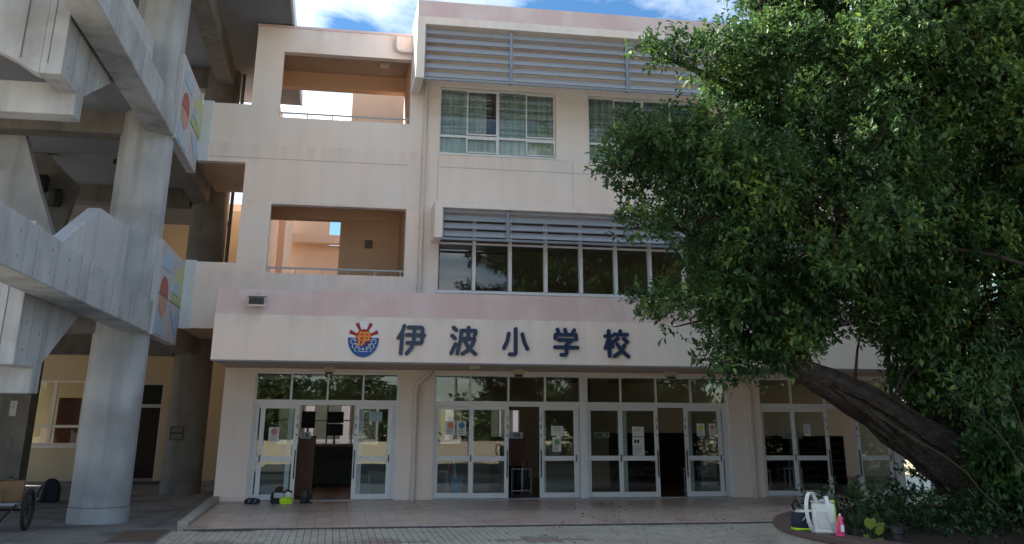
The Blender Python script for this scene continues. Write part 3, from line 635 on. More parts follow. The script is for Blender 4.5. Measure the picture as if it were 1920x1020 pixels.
    plate('mural_meadow', M_GRND, [(23.43,4.112),(23.43,4.296),(21.99,4.296),(21.93,4.112)])
    plate('mural_pond', M_LBLUE, [(22.47+.42*math.cos(R(a)), 4.30+.28*math.sin(R(a))) for a in range(0, 181, 12)], 2)
    plate('mural_sail', M_LBLUE, [(22.1,3.92),(23.35,3.92),(23.1,3.42)])
    plate('mural_steps', M_LBLUE, [(20.5,3.33),(21.75,3.33),(21.75,3.40),(21.25,3.40),(21.25,3.55),(20.85,3.55),(20.85,3.68),(20.65,3.68),(20.65,3.78),(20.5,3.78)])
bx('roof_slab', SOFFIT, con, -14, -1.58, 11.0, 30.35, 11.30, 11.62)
bx('roof_edge', JOINTC, con, -1.579, -1.52, 11.0, 30.36, 11.28, 11.66)
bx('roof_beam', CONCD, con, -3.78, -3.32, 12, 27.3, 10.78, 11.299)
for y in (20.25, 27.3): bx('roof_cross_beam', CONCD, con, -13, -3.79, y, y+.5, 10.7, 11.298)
MB().prism([(-9,7.5),(-6.72,7.5),(-6.19,6.15),(-5.84,5.34),(-5.55,4.75),(-5.55,3.96),(-9,3.96)], 'y', 20.85, 21.15).build('raking_pier', CONC, con, .01)
MB().prism([(-9.5,7.74),(-7.1,7.74),(-6.3,7.0),(-6.55,5.5),(-6.6,3.96),(-9.5,3.96)], 'y', 24.0, 24.25).build('stair_core_wall', CONCD, con)
bx('service_pier', CONCD, con, -10, -6.6, 24.0, 24.6, -.10, 3.27)
MB().tube([(-3.08, 27.35, 3.5), (-3.08, 27.35, 11.2)], .05, 8).build('downpipe', CONCD, con, smooth=True)
for i, (x, z) in enumerate(((-7.05, 6.95), (-6.69, 6.62))):
    l_ = thing('wall_lamp', ['dark box lamp on the brown stair wall, higher of the two', 'dark box lamp on the brown stair wall, lower of the two'][i], 'lamp', (x, 23.8, z-.2))
    MB().lathe((x, 23.8, z-.2), [(.13,0),(.16,.05),(.16,.32),(.12,.40)], 8).build('shade', DARK, l_); bx('bracket', DARK, l_, x-.04, x+.04, 23.85, 24.02, z+.05, z+.13)
l_ = thing('ceiling_lamp', 'small dark fixture on the grey walkway ceiling', 'lamp', (-5.45, 24.4, 7.6)); bx('housing', DARK, l_, -5.65, -5.25, 24.3, 24.5, 7.64, 7.752, .01)

# ochre rear wing
rw = thing('rear_wing', 'ochre single wall with window and dark doorway behind the concrete columns', 'building', (-8, 33, -.1))
MB().wall(-16, -2.43, -.10, 8.3, 33.0, 33.25, [(-9.27,-7.55,.92,2.80),(-6.2,-5.2,-1,2.76),(-14,-11,.92,2.8)]).build('wall', YELLOW, rw)
wn = MB().frame(-9.27, -7.55, .92, 2.80, 33.04, 33.12, .05, .05, .06, .06).box(-8.46, -8.36, 33.03, 33.12, .981, 2.739).build('window', PIPE, rw)
bx('sill', PIPE, wn, -9.3, -7.5, 32.93, 33.1, .84, .919); bx('window_bar', PIPE, wn, -9.21, -8.461, 33.05, 33.11, 1.42, 1.50); bx('window_bar', PIPE, wn, -8.359, -7.61, 33.05, 33.11, 1.42, 1.50)
for a, b in ((-9.22,-8.46),(-8.36,-7.60)): pane(wn, a, b, 1.5, 2.74, 33.08); pane(wn, a, b, .98, 1.42, 33.08)
bx('room_back', plain('dim_red_curtain', (.20, .05, .03)), rw, -8.38, -7.3, 33.5, 33.55, .6, 2.3); bx('room_back', DARK, rw, -6.9, -4.5, 34.5, 34.6, -.1, 3.09); bx('room_back', YELLOW, rw, -10, -6.95, 36, 36.1, -.1, 3.09); bx('room_ceiling', DARK, rw, -12, -3, 33.26, 36, 3.1, 3.2)  # second back wall coloured near black to stand in for the unlit doorway
bx('lit_edge_post', WHITE, rw, -7.50, -7.44, 32.90, 32.99, .0, 3.05)  # white colour stands in for the lit edge of the wall
dr_ = MB().frame(-6.2, -5.2, -.10, 2.76, 33.04, 33.14, .05, .05, 0, .06).box(-6.149, -5.251, 33.04, 33.14, 2.02, 2.12).build('door_frame', ALUG, rw); pane(dr_, -6.15, -5.25, 2.12, 2.70, 33.09)
d_ = MB().frame(-6.15, -5.85, -.08, 2.01, 33.0, 33.035, .08, .08, .15, .1).build('open_door', ALUG, rw); pane(d_, -6.07, -5.93, .07, 1.91, 33.01)
bx('doormat', DRAIN, apron, -6.3, -4.9, 31.2, 32.4, -.10, -.075)
bx('planter_step', KERB, apron, -3.2, -2.5, 28.6, 30.5, -.10, .15)
# peach wing behind the stair hall
pw = thing('courtyard_wing', 'peach rear wing with ledge seen through the stair hall opening', 'building', (3, 40, 0))
MB().prism([(-8,-.1),(14,-.1),(14,8.42),(-.52,8.42),(-.52,9.98),(-8,9.98)], 'y', 40.0, 40.3).build('wall', PEACH, pw)
bx('brightening_panel', WHITE, pw, -2.4, 14, 39.94, 39.999, 0, 2.95); bx('ledge', PEACH, pw, -2.46, 14, 39.5, 39.999, 8.44, 8.77); bx('cross_wall', PEACH, pw, -2.19, -1.95, 33.81, 39.4, 3.9, 10.2)  # white panel added to brighten the view through the lobby
for k in range(8):
    x = -3.4+1.35*k; wn = MB().frame(x, x+1.15, .9, 2.35, 39.86, 39.938, .06, .06, .06, .06).box(x+.55, x+.61, 39.86, 39.938, .961, 2.289).build('window', ALU, pw)
    bx('pane', GLASSW, wn, x+.06, x+1.09, 39.90, 39.91, .96, 2.29)
kind(bx('courtyard_floor', PIPE, None, -2.15, 14, 32.05, 39.85, -.15, -.03), 'structure')  # pale floor laid to brighten the courtyard seen through the lobby

# ------------------------------------------------------------------ writing on small signs
NEN = [[(.30,0),(.10,.34)], [(.25,.2),(.90,.2)], [(.30,.47),(.86,.47)], [(.30,.47),(.30,.73)], [(.04,.73),(.98,.73)], [(.58,.2),(.58,1.05)]]
DIG = {'1': [[(.35,.12),(.52,0),(.52,1)]], '4': [[(.66,1),(.66,0),(.1,.68),(.95,.68)]], '5': [[(.85,0),(.25,0),(.2,.45),(.6,.38),(.85,.6),(.75,.92),(.4,1),(.12,.85)]], '6': [[(.75,.05),(.35,.3),(.15,.7),(.35,.98),(.7,.95),(.85,.7),(.65,.48),(.25,.55)]]}
def sign(label, txt, x0, x1, z0, z1, y, name='grade_sign'):
    t = thing(name, label, 'sign', ((x0+x1)/2, y, z0)); bx('board', PAPER, t, x0, x1, y, y+.012, z0, z1)
    h = (z1-z0)*.58; cw = h*1.0; x = (x0+x1)/2 - len(txt)*cw*1.12/2
    for ch in txt:
        ln = NEN if ch == 'n' else DIG.get(ch)
        if ln: strokes('character', BLACK, t, ln, x, z1-(z1-z0)*.2, h, h*.075, y+.001, .004, (0,0))
        x += cw*1.12
    return t
def poster(label, x0, x1, z0, z1, y, circ=None, lines=3, mat=PAPER, tex=True):
    t = thing('poster', label, 'poster', ((x0+x1)/2, y, z0)); bx('sheet', mat, t, x0, x1, y, y+.002, z0, z1)
    w_, h_ = x1-x0, z1-z0
    if circ: MB().prism(ell((x0+x1)/2+.02*w_, z0+h_*.68, w_*.33, w_*.33, n=18), 'y', y-.001, y+.001).build('picture', circ, t)
    top = z0+h_*(.36 if circ else .85)
    for k in range(lines):
        zz = top-k*h_*(.12 if circ else .14); a = x0+w_*.16; b = x1-w_*random.uniform(.12, .35)
        bx('text_line', GREYW, t, a, b, y-.0008, y+.001, zz-h_*.022, zz+h_*.018)
    return t
P_PINK = plain('poster_pink', (.55, .18, .22)); P_ORG = plain('poster_orange', (.62, .24, .14)); P_BLU = plain('poster_blue', (.06, .22, .42)); P_GRN = plain('poster_green', (.12, .33, .15)); P_YEL = plain('poster_yellow', (.60, .58, .12)); P_TEAL = plain('poster_teal', (.30, .42, .42))
yo, yi = YD+.0085, YD+.0685
poster('white poster with a pink disc on the door left of the open entrance', -1.36, -1.13, 1.23, 1.54, yo, P_PINK)
poster('pale teal sheet on the door right of the open entrance', .86, 1.16, 1.67, 1.88, yo, None, 2, P_TEAL)
poster('white poster with an orange disc on the glass above the blue bin', 2.64, 2.87, 1.39, 1.69, yi, P_ORG)
poster('white poster with a blue disc on the glass above the blue bin', 2.91, 3.13, 1.38, 1.69, yi, P_BLU)
poster('white notice sheet taped above the green disc poster', 5.15, 5.44, 1.37, 1.59, yo, None, 3)
poster('white poster with a green disc on the sliding door', 5.18, 5.39, 1.02, 1.33, yo, P_GRN)
poster('upper white notice of the tall pair on the glass door', 7.14, 7.43, 1.36, 1.58, yo, None, 3)
t = poster('tall white notice with two dark heads drawn on it', 7.14, 7.43, .93, 1.345, yo, None, 0)
for dx in (.07, .14): MB().prism(ell(7.14+dx, 1.25, .03, .045, n=14), 'y', yo-.001, yo+.001).build('drawing', BLACK, t)
for k in range(4): bx('text_line', GREYW, t, 7.17, 7.17+random.uniform(.1, .23), yo-.0008, yo+.001, 1.12-k*.045, 1.132-k*.045)
poster('white poster with a yellow disc on the door before the shoe shelves', 8.77, 8.97, 1.37, 1.66, yo, P_YEL)
poster('white poster with a pink disc beside the yellow disc poster', 9.08, 9.25, 1.38, 1.66, yo, P_PINK)
poster('grey notice sheet on the door under the leaning trunk', 11.56, 11.73, 1.38, 1.66, yo, None, 5)
sign('white sign reading first grade on top of the red-brown locker', '1n', -.72, -.44, 1.275, 1.42, 24.98)
sign('white sign with a four on the reddish locker in the second doorway', 'n 4n', 4.30, 4.82, 1.275, 1.43, 25.45)
sign('white sign with a six behind the door beside the white door post', '6n 1', 6.62, 7.02, 1.30, 1.44, 25.2)
sign('white sign with a five behind the door under the leaning trunk', '5n', 11.42, 11.98, 1.30, 1.46, 24.6)
nf = thing('notice_holder', 'black two-slot notice frame on the rear round column', 'sign', (-3.84, 27.05, 1.2))
for z in (1.22, 1.38): bx('plate', GREYW, nf, -3.98, -3.70, 27.04, 27.12, z, z+.12); MB().frame(-4.0, -3.68, z-.02, z+.14, 27.02, 27.1, .025, .025, .02, .02).build('frame', BLACK, nf)
for i, (x, z, w_, h_) in enumerate(((-7.0, 1.75, .14, .32), (-6.98, 1.05, .13, .3))):
    poster(['grey paper notice high on the dark service pier', 'dark framed notice low on the service pier'][i], x, x+w_, z, z+h_, 23.99, None, 3, GREYW if i else ALUG)

# ------------------------------------------------------------------ things in the lobby
def locker(name, label, x0, x1, y0, y1, z0, z1, cols, rows, m, cat='locker'):
    t = thing(name, label, cat, ((x0+x1)/2, (y0+y1)/2, z0)); th = .025
    bx('side_panel', m, t, x0, x0+th, y0, y1, z0, z1); bx('side_panel', m, t, x1-th, x1, y0, y1, z0, z1); bx('top_panel', m, t, x0-.01, x1+.01, y0-.01, y1+.01, z1, z1+.03)
    bx('back_panel', m, t, x0+th, x1-th, y1-.02, y1-.001, z0+.001, z1-.001)
    for k in range(rows): z = z0+.03+(z1-z0-.03)*k/rows; bx('shelf', m, t, x0+th, x1-th, y0+.005, y1-.021, z, z+.02)
    for k in range(1, cols): x = x0+(x1-x0)*k/cols; bx('divider', m, t, x-.01, x+.01, y0+.008, y1-.022, z0+.051, z1-.002)
    return t
t = locker('shoe_locker', 'red-brown shoe locker inside the open entrance', -.74, -.34, 25.0, 27.2, 0, 1.27, 1, 4, WOOD); bx('end_panel', WOOD, t, -.739, -.341, 24.98, 24.999, .002, 1.268)
t = locker('shoe_locker', 'reddish locker under the sign with a four', 4.30, 4.88, 25.5, 27.5, 0, 1.26, 2, 4, WOOD); bx('end_panel', WOOD, t, 4.302, 4.878, 25.48, 25.499, .62, 1.258)
locker('shoe_shelf', 'long dark shoe shelf behind the yellow disc poster', 7.75, 10.3, 27.6, 28.0, 0, 1.36, 7, 6, DWOOD, 'shelf')
locker('shoe_shelf', 'long dark shoe shelf behind the doorway under the leaning trunk', 10.7, 14.4, 27.0, 27.4, 0, 1.30, 9, 6, DWOOD, 'shelf')
SHX = [(7.95,27.65,1.395),(8.3,27.66,1.395),(9.1,27.65,1.395),(8.1,27.62,1.08),(8.75,27.62,.86),(9.0,27.62,.63),(10.9,27.05,1.335),(12.5,27.05,1.335),(12.4,27.03,.92)]
def shoe_mesh():
    mb = MB(); prof = [(0,.0,.05),(.05,.075,.05),(.1,.07,.045),(.16,.045,.048),(.22,.04,.046),(.25,.02,.03)]
    for y, h, w_ in prof: mb.v += [(-w_,y,0),(w_,y,0),(w_*.75,y,max(h,.02)),(-w_*.75,y,max(h,.02))]
    for i in range(len(prof)-1):
        for j in range(4): mb.f.append((i*4+j, i*4+(j+1)%4, i*4+4+(j+1)%4, i*4+4+j))
    mb.f += [(3,2,1,0), tuple(len(mb.v)-4+k for k in range(4))]
    return mesh_of(mb, 'shoe', BAGW)
sm = shoe_mesh()
for x, y, z in SHX: tag(link('shoe', sm, None, (x, y, z-.005)), 'white indoor shoe lying on a dark shoe shelf', 'shoe', 'shoes left on the lobby shelves')
# blue bin and neighbours
t = thing('waste_bin', 'blue plastic waste bin behind the glass doors', 'bin', (3.0, 24.3, 0))
b_ = MB(); 
for (r1, z) in ((.115, .0), (.145, .40)):
    b_.v += [(3.0-r1,24.3-r1,z),(3.0+r1,24.3-r1,z),(3.0+r1,24.3+r1,z),(3.0-r1,24.3+r1,z)]
b_.f = [(3,2,1,0),(0,1,5,4),(1,2,6,5),(2,3,7,6),(3,0,4,7)]; b_.build('body', BIN, t, recalc=False)
rim = MB(); rim.box(2.845,3.155,24.145,24.165,.395,.42).box(2.845,3.155,24.435,24.455,.395,.42).box(2.845,2.865,24.166,24.434,.395,.42).box(3.135,3.155,24.166,24.434,.395,.42); rim.build('rim', BIN, t)
MB().tube([(3.0+.03*math.cos(R(a)), 24.163+.008, .26+.03*math.sin(R(a))) for a in range(0, 361, 30)], .006, 5).build('mark', WHITE, t)
def bench_table(name, label, x0, x1, y0, y1, h, m, z0=0):
    t = thing(name, label, 'bench' if name == 'bench' else 'table', ((x0+x1)/2, (y0+y1)/2, z0)); bx('table_top', m, t, x0, x1, y0, y1, h-.035, h)
    for x in (x0+.03, x1-.03):
        for y in (y0+.03, y1-.03): MB().tube([(x,y,z0),(x,y,h-.034)], .014, 6).build('leg', ALUG, t)
bench_table('table', 'low pale table behind the glass next to the blue bin', 2.42, 2.80, 24.15, 24.65, .58, PIPE)
bench_table('table', 'low table behind the right door of the open entrance', .95, 1.50, 24.4, 24.9, .56, ALUG)
bench_table('table', 'low table behind the glass under the leaning trunk', 10.6, 11.1, 24.7, 25.2, .55, ALUG)
def umb_stand(label, x0, y, cols_):
    t = thing('umbrella_stand', label, 'stand', (x0+.25, y, 0))
    for z in (.06, .56):
        m_ = MB(); m_.box(x0,x0+.5,y-.1,y-.08,z,z+.02).box(x0,x0+.5,y+.08,y+.1,z,z+.02).box(x0,x0+.02,y-.079,y+.079,z,z+.02).box(x0+.48,x0+.5,y-.079,y+.079,z,z+.02); m_.build('rail', ALUG, t)
    for x in (x0+.01, x0+.25, x0+.49): MB().tube([(x, y-.09, 0), (x, y-.09, .58)], .012, 6).build('leg', ALUG, t)
    for k, c in enumerate(cols_):
        x = x0+.07+k*.11; u = thing('umbrella', {'n': 'dark navy folded umbrella in the stand', 'w': 'pale folded umbrella in the stand', 'b': 'blue folded umbrella in the stand'}[c]+' '+label.split('stand ')[1], 'umbrella', (x, y, .07), 'umbrellas in the lobby stands')
        m_ = {'n': NAVYB, 'w': ALUG, 'b': plain('umbrella_blue', (.03, .06, .14))}[c]
        MB().tube([(x,y,.08),(x,y,.2),(x+.01,y,.5),(x+.01,y,.62)], [.006,.035,.028,.01], 8).build('canopy', m_, u); MB().tube([(x+.01,y,.60),(x+.012,y,.72),(x+.03,y,.76),(x+.05,y,.74)], .01, 6).build('handle', m_, u)
umb_stand('metal umbrella stand before the reddish locker', 4.47, 25.2, 'nnwn')
umb_stand('metal umbrella stand behind the yellow disc poster', 8.85, 25.0, 'bbwb')
umb_stand('metal umbrella stand behind the door with the grey notice', 11.55, 25.0, 'nwnw')
u = thing('umbrella', 'pink folded umbrella leaning over the blue bin', 'umbrella', (2.86, 24.5, .4)); MB().tube([(2.90,24.5,.40),(2.86,24.52,.62),(2.84,24.54,.78)], [.01,.04,.012], 8).build('canopy', plain('umbrella_pink', (.42,.10,.16)), u); MB().tube([(2.84,24.54,.77),(2.83,24.54,.86),(2.86,24.54,.88)], .01, 6).build('handle', WHITE, u)
u = thing('umbrella', 'grey folded umbrella standing in the blue bin', 'umbrella', (2.98, 24.35, .1)); MB().tube([(2.99,24.3,.1),(2.97,24.32,.45),(2.95,24.34,.74)], [.01,.05,.02], 8).build('canopy', ALUG, u); MB().tube([(2.95,24.34,.73),(2.94,24.34,.84),(2.98,24.34,.86)], .01, 6).build('handle', WHITE, u)
tv = thing('notice_board', 'black two-panel board standing before the bright lobby windows', 'board', (.13, 31.0, 1.2)); bx('panel', BLACK, tv, -.11, .38, 31.0, 31.06, 1.60, 1.92); bx('panel', BLACK, tv, -.11, .38, 31.0, 31.06, 1.24, 1.57); bx('stand', ALUG, tv, .10, .17, 31.02, 31.05, .0, 1.24)
tv = thing('notice_board', 'single black board left of the two-panel board in the lobby', 'board', (-.66, 31.0, 1.4)); bx('panel', BLACK, tv, -.86, -.46, 31.0, 31.06, 1.45, 1.93); bx('stand', ALUG, tv, -.69, -.63, 31.02, 31.05, .0, 1.45)

# ------------------------------------------------------------------ bags by the entrance
def blob(pts, n=10, seed=1, amp=.12):
    rnd = random.Random(seed); mb = MB()
    for rx, ry, z in pts:
        for j in range(n):
            a = 2*math.pi*j/n; k = 1+amp*rnd.uniform(-1, 1); ca, sa = math.cos(a), math.sin(a)
            e = .62; mb.v.append((rx*k*math.copysign(abs(ca)**e, ca), ry*k*math.copysign(abs(sa)**e, sa), z))
    for i in range(len(pts)-1):
        for j in range(n): mb.f.append((i*n+j, i*n+(j+1)%n, (i+1)*n+(j+1)%n, (i+1)*n+j))
    mb.f += [tuple(range(n-1,-1,-1)), tuple((len(pts)-1)*n+j for j in range(n))]
    return mb
def local(mb, loc): mb.v = [(x+loc[0], y+loc[1], z+loc[2]) for x, y, z in mb.v]; return mb
def place(t, rz): t.rotation_euler = (0, 0, R(rz))
p0 = (-1.55, 22.95, 0); t = thing('net_bag', 'flat black net bag lying by the entrance jamb', 'bag', p0)
local(blob([(.12,.08,0),(.16,.11,.02),(.15,.10,.07),(.09,.06,.11)], 14, 3, .16), p0).build('body', NAVYB, t, smooth=True)
for k in range(5): MB().tube([(p0[0]-.14+k*.06, 22.84, .02), (p0[0]-.10+k*.06, 22.86, .09), (p0[0]-.06+k*.05, 22.95, .118)], .006, 5).build('cord', ALUG if k % 2 else BLACK, t)
p0 = (-1.02, 22.92, 0); t = thing('school_bag', 'dark school bag with grey flap beside the lime cover', 'bag', p0)
local(blob([(.13,.09,0),(.15,.10,.03),(.15,.10,.15),(.13,.08,.22),(.08,.05,.25)], 16, 5, .05), p0).build('body', NAVYB, t, smooth=True)
local(blob([(.10,.02,0),(.11,.025,.05),(.10,.02,.10)], 12, 5, .05), (-1.0, 22.82, .12)).build('flap', ALUG, t, smooth=True)
MB().tube([(-1.12, 22.84, .2), (-1.16, 22.80, .14), (-1.13, 22.80, .04)], .014, 6).build('strap', BLACK, t)
p0 = (-.84, 22.86, 0); t = thing('school_bag', 'bag under a fluorescent yellow-green cover by the entrance', 'bag', p0)
local(blob([(.13,.10,0),(.145,.11,.03),(.14,.10,.09),(.10,.06,.13)], 14, 8, .08), p0).build('cover', LIME, t, smooth=True)
local(blob([(.08,.06,0),(.10,.07,.04),(.06,.05,.11)], 12, 9, .05), (-.81, 22.90, .13)).build('cap', BAGW, t, smooth=True)
MB().tube([(-.92, 22.86, .12), (-.90, 22.84, .22), (-.82, 22.84, .27), (-.73, 22.86, .23)], .022, 6).build('strap', BLACK, t)
p0 = (-.45, 22.9, 0); t = thing('backpack', 'slim black backpack standing at the open entrance', 'backpack', p0)
local(blob([(.085,.08,0),(.095,.09,.03),(.09,.085,.18),(.065,.06,.26),(.02,.02,.285)], 14, 12, .04), p0).build('body', BLACK, t, smooth=True)
bx('pocket', NAVYB, t, -.51, -.40, 22.80, 22.83, .04, .14, .008); MB().tube([(-.38,22.84,.2),(-.36,22.80,.10),(-.35,22.82,.02),(-.28,22.84,.015)], .012, 6).build('strap', BLACK, t); MB().tube([(-.48,22.9,.27),(-.45,22.9,.32),(-.42,22.9,.27)], .008, 6).build('loop', BLACK, t)

# ------------------------------------------------------------------ hand cart and clutter under the walkway
ct = thing('hand_cart', 'dark metal hand cart with spoked wheel under the walkway', 'cart', (-5.3, 19.2, -.1))
for x in (-5.02, -5.62):
    wq = MB().tube([(x, 19.1+.30*math.cos(R(a)), .23+.30*math.sin(R(a))) for a in range(0, 361, 15)], .035, 8).build('wheel', RUBB, ct, smooth=True)
    for a in range(0, 180, 30): MB().tube([(x, 19.1+.28*math.cos(R(a)), .23+.28*math.sin(R(a))), (x, 19.1-.28*math.cos(R(a)), .23-.28*math.sin(R(a)))], .008, 5).build('spoke', RUBB, wq)
MB().tube([(-5.62,19.1,.23),(-5.02,19.1,.23)], .02, 8).build('axle', RUBB, ct); bx('tray', STEELG, ct, -5.57, -5.07, 18.6, 19.9, .33, .37)
for x in (-5.55, -5.09): MB().tube([(x,19.8,.36),(x,18.6,.34),(x+.02,17.9,.20),(x+.03,17.55,.05)], .018, 6).build('shaft', RUBB, ct)
MB().tube([(-5.52,17.6,.07),(-5.06,17.6,.07)], .016, 6).build('handle', RUBB, ct); MB().tube([(-5.32,18.4,.32),(-5.32,18.4,-.1)], .02, 6).build('prop', RUBB, ct)
for i, (x, y, z, rz, s_) in enumerate(((-5.35, 19.15, .372, 12, .40), (-5.55, 18.75, .372, -20, .26))):
    t = thing('cardboard_box', ['larger brown cardboard box on the hand cart', 'smaller brown cardboard box on the hand cart'][i], 'box', (x, y, z)); bx('body', CARD, t, x-s_/2, x+s_/2, y-s_/2, y+s_/2, z, z+s_*.8, .004)
    MB().obox((x-s_*.62, y, z+s_*.86), (s_*.16, 0, -s_*.10), (0, s_/2, 0), (.002, 0, .003)).build('flap', CARD, t); place(t, rz)
p0 = (-6.2, 25.2, -.1); t = thing('backpack', 'black backpack left on the corridor floor by the service pier', 'backpack', p0); local(blob([(.2,.16,0),(.22,.18,.08),(.20,.16,.3),(.14,.11,.44),(.06,.05,.50)], 14, 21, .07), p0).build('body', NAVYB, t, smooth=True); MB().tube([(-6.36,25.05,.26),(-6.42,25.0,.12),(-6.38,25.0,-.08)], .025, 6).build('strap', BLACK, t)
bench_table('bench', 'dark low bench under the walkway by the hand cart', -7.6, -6.2, 22.6, 23.1, .33, STEELG, -.1)

for i, (x, m_) in enumerate(((-7.2, NAVYB), (-6.75, BLACK), (-6.4, STEELG))):
    p0 = (x, 22.85, .325); t = thing('sports_bag', ['navy bag slumped on the dark bench under the walkway', 'black bag slumped on the dark bench under the walkway', 'grey bag slumped on the end of the dark bench'][i], 'bag', p0)
    local(blob([(.17,.13,0),(.2,.15,.05),(.18,.13,.14),(.1,.07,.2)], 14, 60+i, .15), p0).build('body', m_, t, smooth=True); MB().tube([(x-.12,22.8,.45),(x,22.76,.58),(x+.12,22.8,.45)], .014, 6).build('strap', BLACK, t)

# ------------------------------------------------------------------ round planter and its tree
PC, PR = (9.4, 12.2), 3.6
pl = thing('planter', 'round raised planter with brown coping around the leaning tree', 'planter', (PC[0], PC[1], -.03))
def ring(r0_, r1, z0, z1, n=72):
    mb = MB()
    for j in range(n):
        a = 2*math.pi*j/n; c, s_ = math.cos(a), math.sin(a)
        mb.v += [(PC[0]+r0_*c, PC[1]+r0_*s_, z0), (PC[0]+r1*c, PC[1]+r1*s_, z0), (PC[0]+r1*c, PC[1]+r1*s_, z1), (PC[0]+r0_*c, PC[1]+r0_*s_, z1)]
        k = (j+1) % n
        for q in range(4): mb.f.append((j*4+q, j*4+(q+1)%4, k*4+(q+1)%4, k*4+q))
    return mb
ring(PR-.30, PR-.04, -.05, .375).build('wall', KERB, pl); ring(PR-.36, PR, .376, .45).build('coping', RUBR, pl, bevel=.012)
for k in range(24):
    a = 2*math.pi*k/24; MB().obox((PC[0]+(PR-.18)*math.cos(a), PC[1]+(PR-.18)*math.sin(a), .4135), (.179*math.cos(a), .179*math.sin(a), 0), (-.004*math.sin(a), .004*math.cos(a), 0), (0,0,.0385)).build('coping_joint', SEAM, pl)
MB().lathe((PC[0], PC[1], -.05), [(PR-.31,0),(PR-.31,.33),(2.4,.36),(1.2,.46),(.3,.5)], 40).build('soil', SOIL, pl, smooth=True)

def leaves_mesh(name, base, d, nrm, ln, wd, fold=.18):
    n = len(base); d = d/np.linalg.norm(d, axis=1)[:,None]
    s_ = np.cross(d, nrm); s_ /= (np.linalg.norm(s_, axis=1)[:,None]+1e-9); nn = np.cross(s_, d)
    ln = ln[:,None]; wd = wd[:,None]
    V = np.empty((n,4,3)); V[:,0] = base; V[:,2] = base+d*ln - nn*ln*.10
    mid = base + d*ln*.5; V[:,1] = mid + s_*wd*.5 + nn*wd*fold; V[:,3] = mid - s_*wd*.5 + nn*wd*fold
    idx = np.arange(n)[:,None]*4
    F = np.concatenate([np.concatenate([idx, idx+1, idx+2],1), np.concatenate([idx, idx+2, idx+3],1)])
    me = bpy.data.meshes.new(name); me.vertices.add(n*4); me.vertices.foreach_set('co', V.reshape(-1).astype('f'))
    me.loops.add(len(F)*3); me.loops.foreach_set('vertex_index', F.reshape(-1).astype('i'))
    me.polygons.add(len(F)); me.polygons.foreach_set('loop_start', (np.arange(len(F))*3).astype('i')); me.polygons.foreach_set('loop_total', np.full(len(F),3,'i'))
    me.update(); me.validate(); return me
rng = np.random.default_rng(11)
def unit(n): v = rng.normal(size=(n,3)); return v/np.linalg.norm(v,axis=1)[:,None]
def sprays(cent, rad, per, nleaf, L0, L1, sp=.26, up=.35):
    B=[];D=[];NN=[]
    for c, r in zip(cent, rad):
        k = max(4, int(per*(r/.4)**2)); u = unit(k); rr_ = r*rng.uniform(.45,1.0,k)[:,None]
        st = np.array(c)+u*rr_*np.array([1,1,.75]); dr_ = u+np.array([0,0,up])+.5*unit(k); dr_ /= np.linalg.norm(dr_,axis=1)[:,None]
        for j in range(nleaf):
            t = (j+.6)/nleaf; side = unit(k); side -= dr_*np.sum(side*dr_,1)[:,None]; side /= np.linalg.norm(side,axis=1)[:,None]
            B.append(st+dr_*sp*t+rng.normal(0,.012,(k,3))); D.append(dr_*.55+side*.9+rng.normal(0,.15,(k,3))+np.array([0,0,.05])); NN.append(np.array([0,0,1.0])+.5*unit(k)+.35*u)
    B=np.concatenate(B);D=np.concatenate(D);NN=np.concatenate(NN); n=len(B); L_=rng.uniform(L0,L1,n)
    return B,D,NN,L_,L_*rng.uniform(.42,.56,n)
SIL = [(6.41,9.52),(6.25,8.05),(5.72,7.68),(5.22,7.60),(4.86,7.43),(4.12,7.40),(4.32,7.12),(4.45,6.89),(4.92,6.90),(5.26,6.66),(5.52,6.63),(5.82,6.47),(5.86,6.19),(5.24,6.30),(4.51,6.28),(3.95,6.14),(3.98,5.85),(3.50,5.41),(3.59,5.15),(3.96,5.02),(4.25,5.07),(4.15,4.71),(3.86,4.60),(3.89,4.22),(4.61,4.00),(4.83,3.77),(3.99,3.50),(4.10,3.10),(4.41,3.05),(4.71,2.94),(4.78,2.79),(4.97,3.09),(5.29,3.09),(5.86,3.07),(6.01,2.83),(5.10,2.65),(4.90,2.50),(5.24,2.21),(5.81,2.34),(6.63,2.46),(7.16,2.73),(7.69,2.97),(8.02,2.82),(8.25,2.3),(8.45,1.6),(9.2,1.25),(10.3,1.1),(12.5,1.0),(14.20,10.29)]
def inside(x, z):
    c = False; n = len(SIL)
    for i in range(n):
        (x1,z1),(x2,z2) = SIL[i], SIL[i-1]
        if (z1 > z) != (z2 > z) and x < (x2-x1)*(z-z1)/(z2-z1)+x1: c = not c
    return c
SEG = np.array(SIL); SEG2 = np.roll(SEG, 1, axis=0)
def edge(x, z):
    p = np.array((x,z)); d = SEG2-SEG; t = np.clip(((p-SEG)*d).sum(1)/((d*d).sum(1)+1e-9),0,1); return np.linalg.norm(p-(SEG+d*t[:,None]),axis=1).min()
GAPS = [(8.35,4.85,.33),(7.23,3.35,.22)]
cent, rad = [], []
rp_ = random.Random(5)
while len(cent) < 600:
    x, z = rp_.uniform(2.9, 12.8), rp_.uniform(1.0, 9.6)
    if not inside(x, z): continue
    e = edge(x, z)
    if e < .16: continue
    if any((x-a)**2+(z-b)**2 < r*r for a, b, r in GAPS): continue
    dmax = min(2.6, .25+1.5*e); y = (14.4 if z < 2.6 and x > 8.1 else 13.5) + rp_.triangular(-dmax, dmax*1.15, -dmax*.5)
    if any((x-c[0])**2+(y-c[1])**2+(z-c[2])**2 < .085 for c in cent): continue
    r = min(rp_.uniform(.24, .50), e*.85)
    cent.append((x, y, z)); rad.append(max(r, .13))
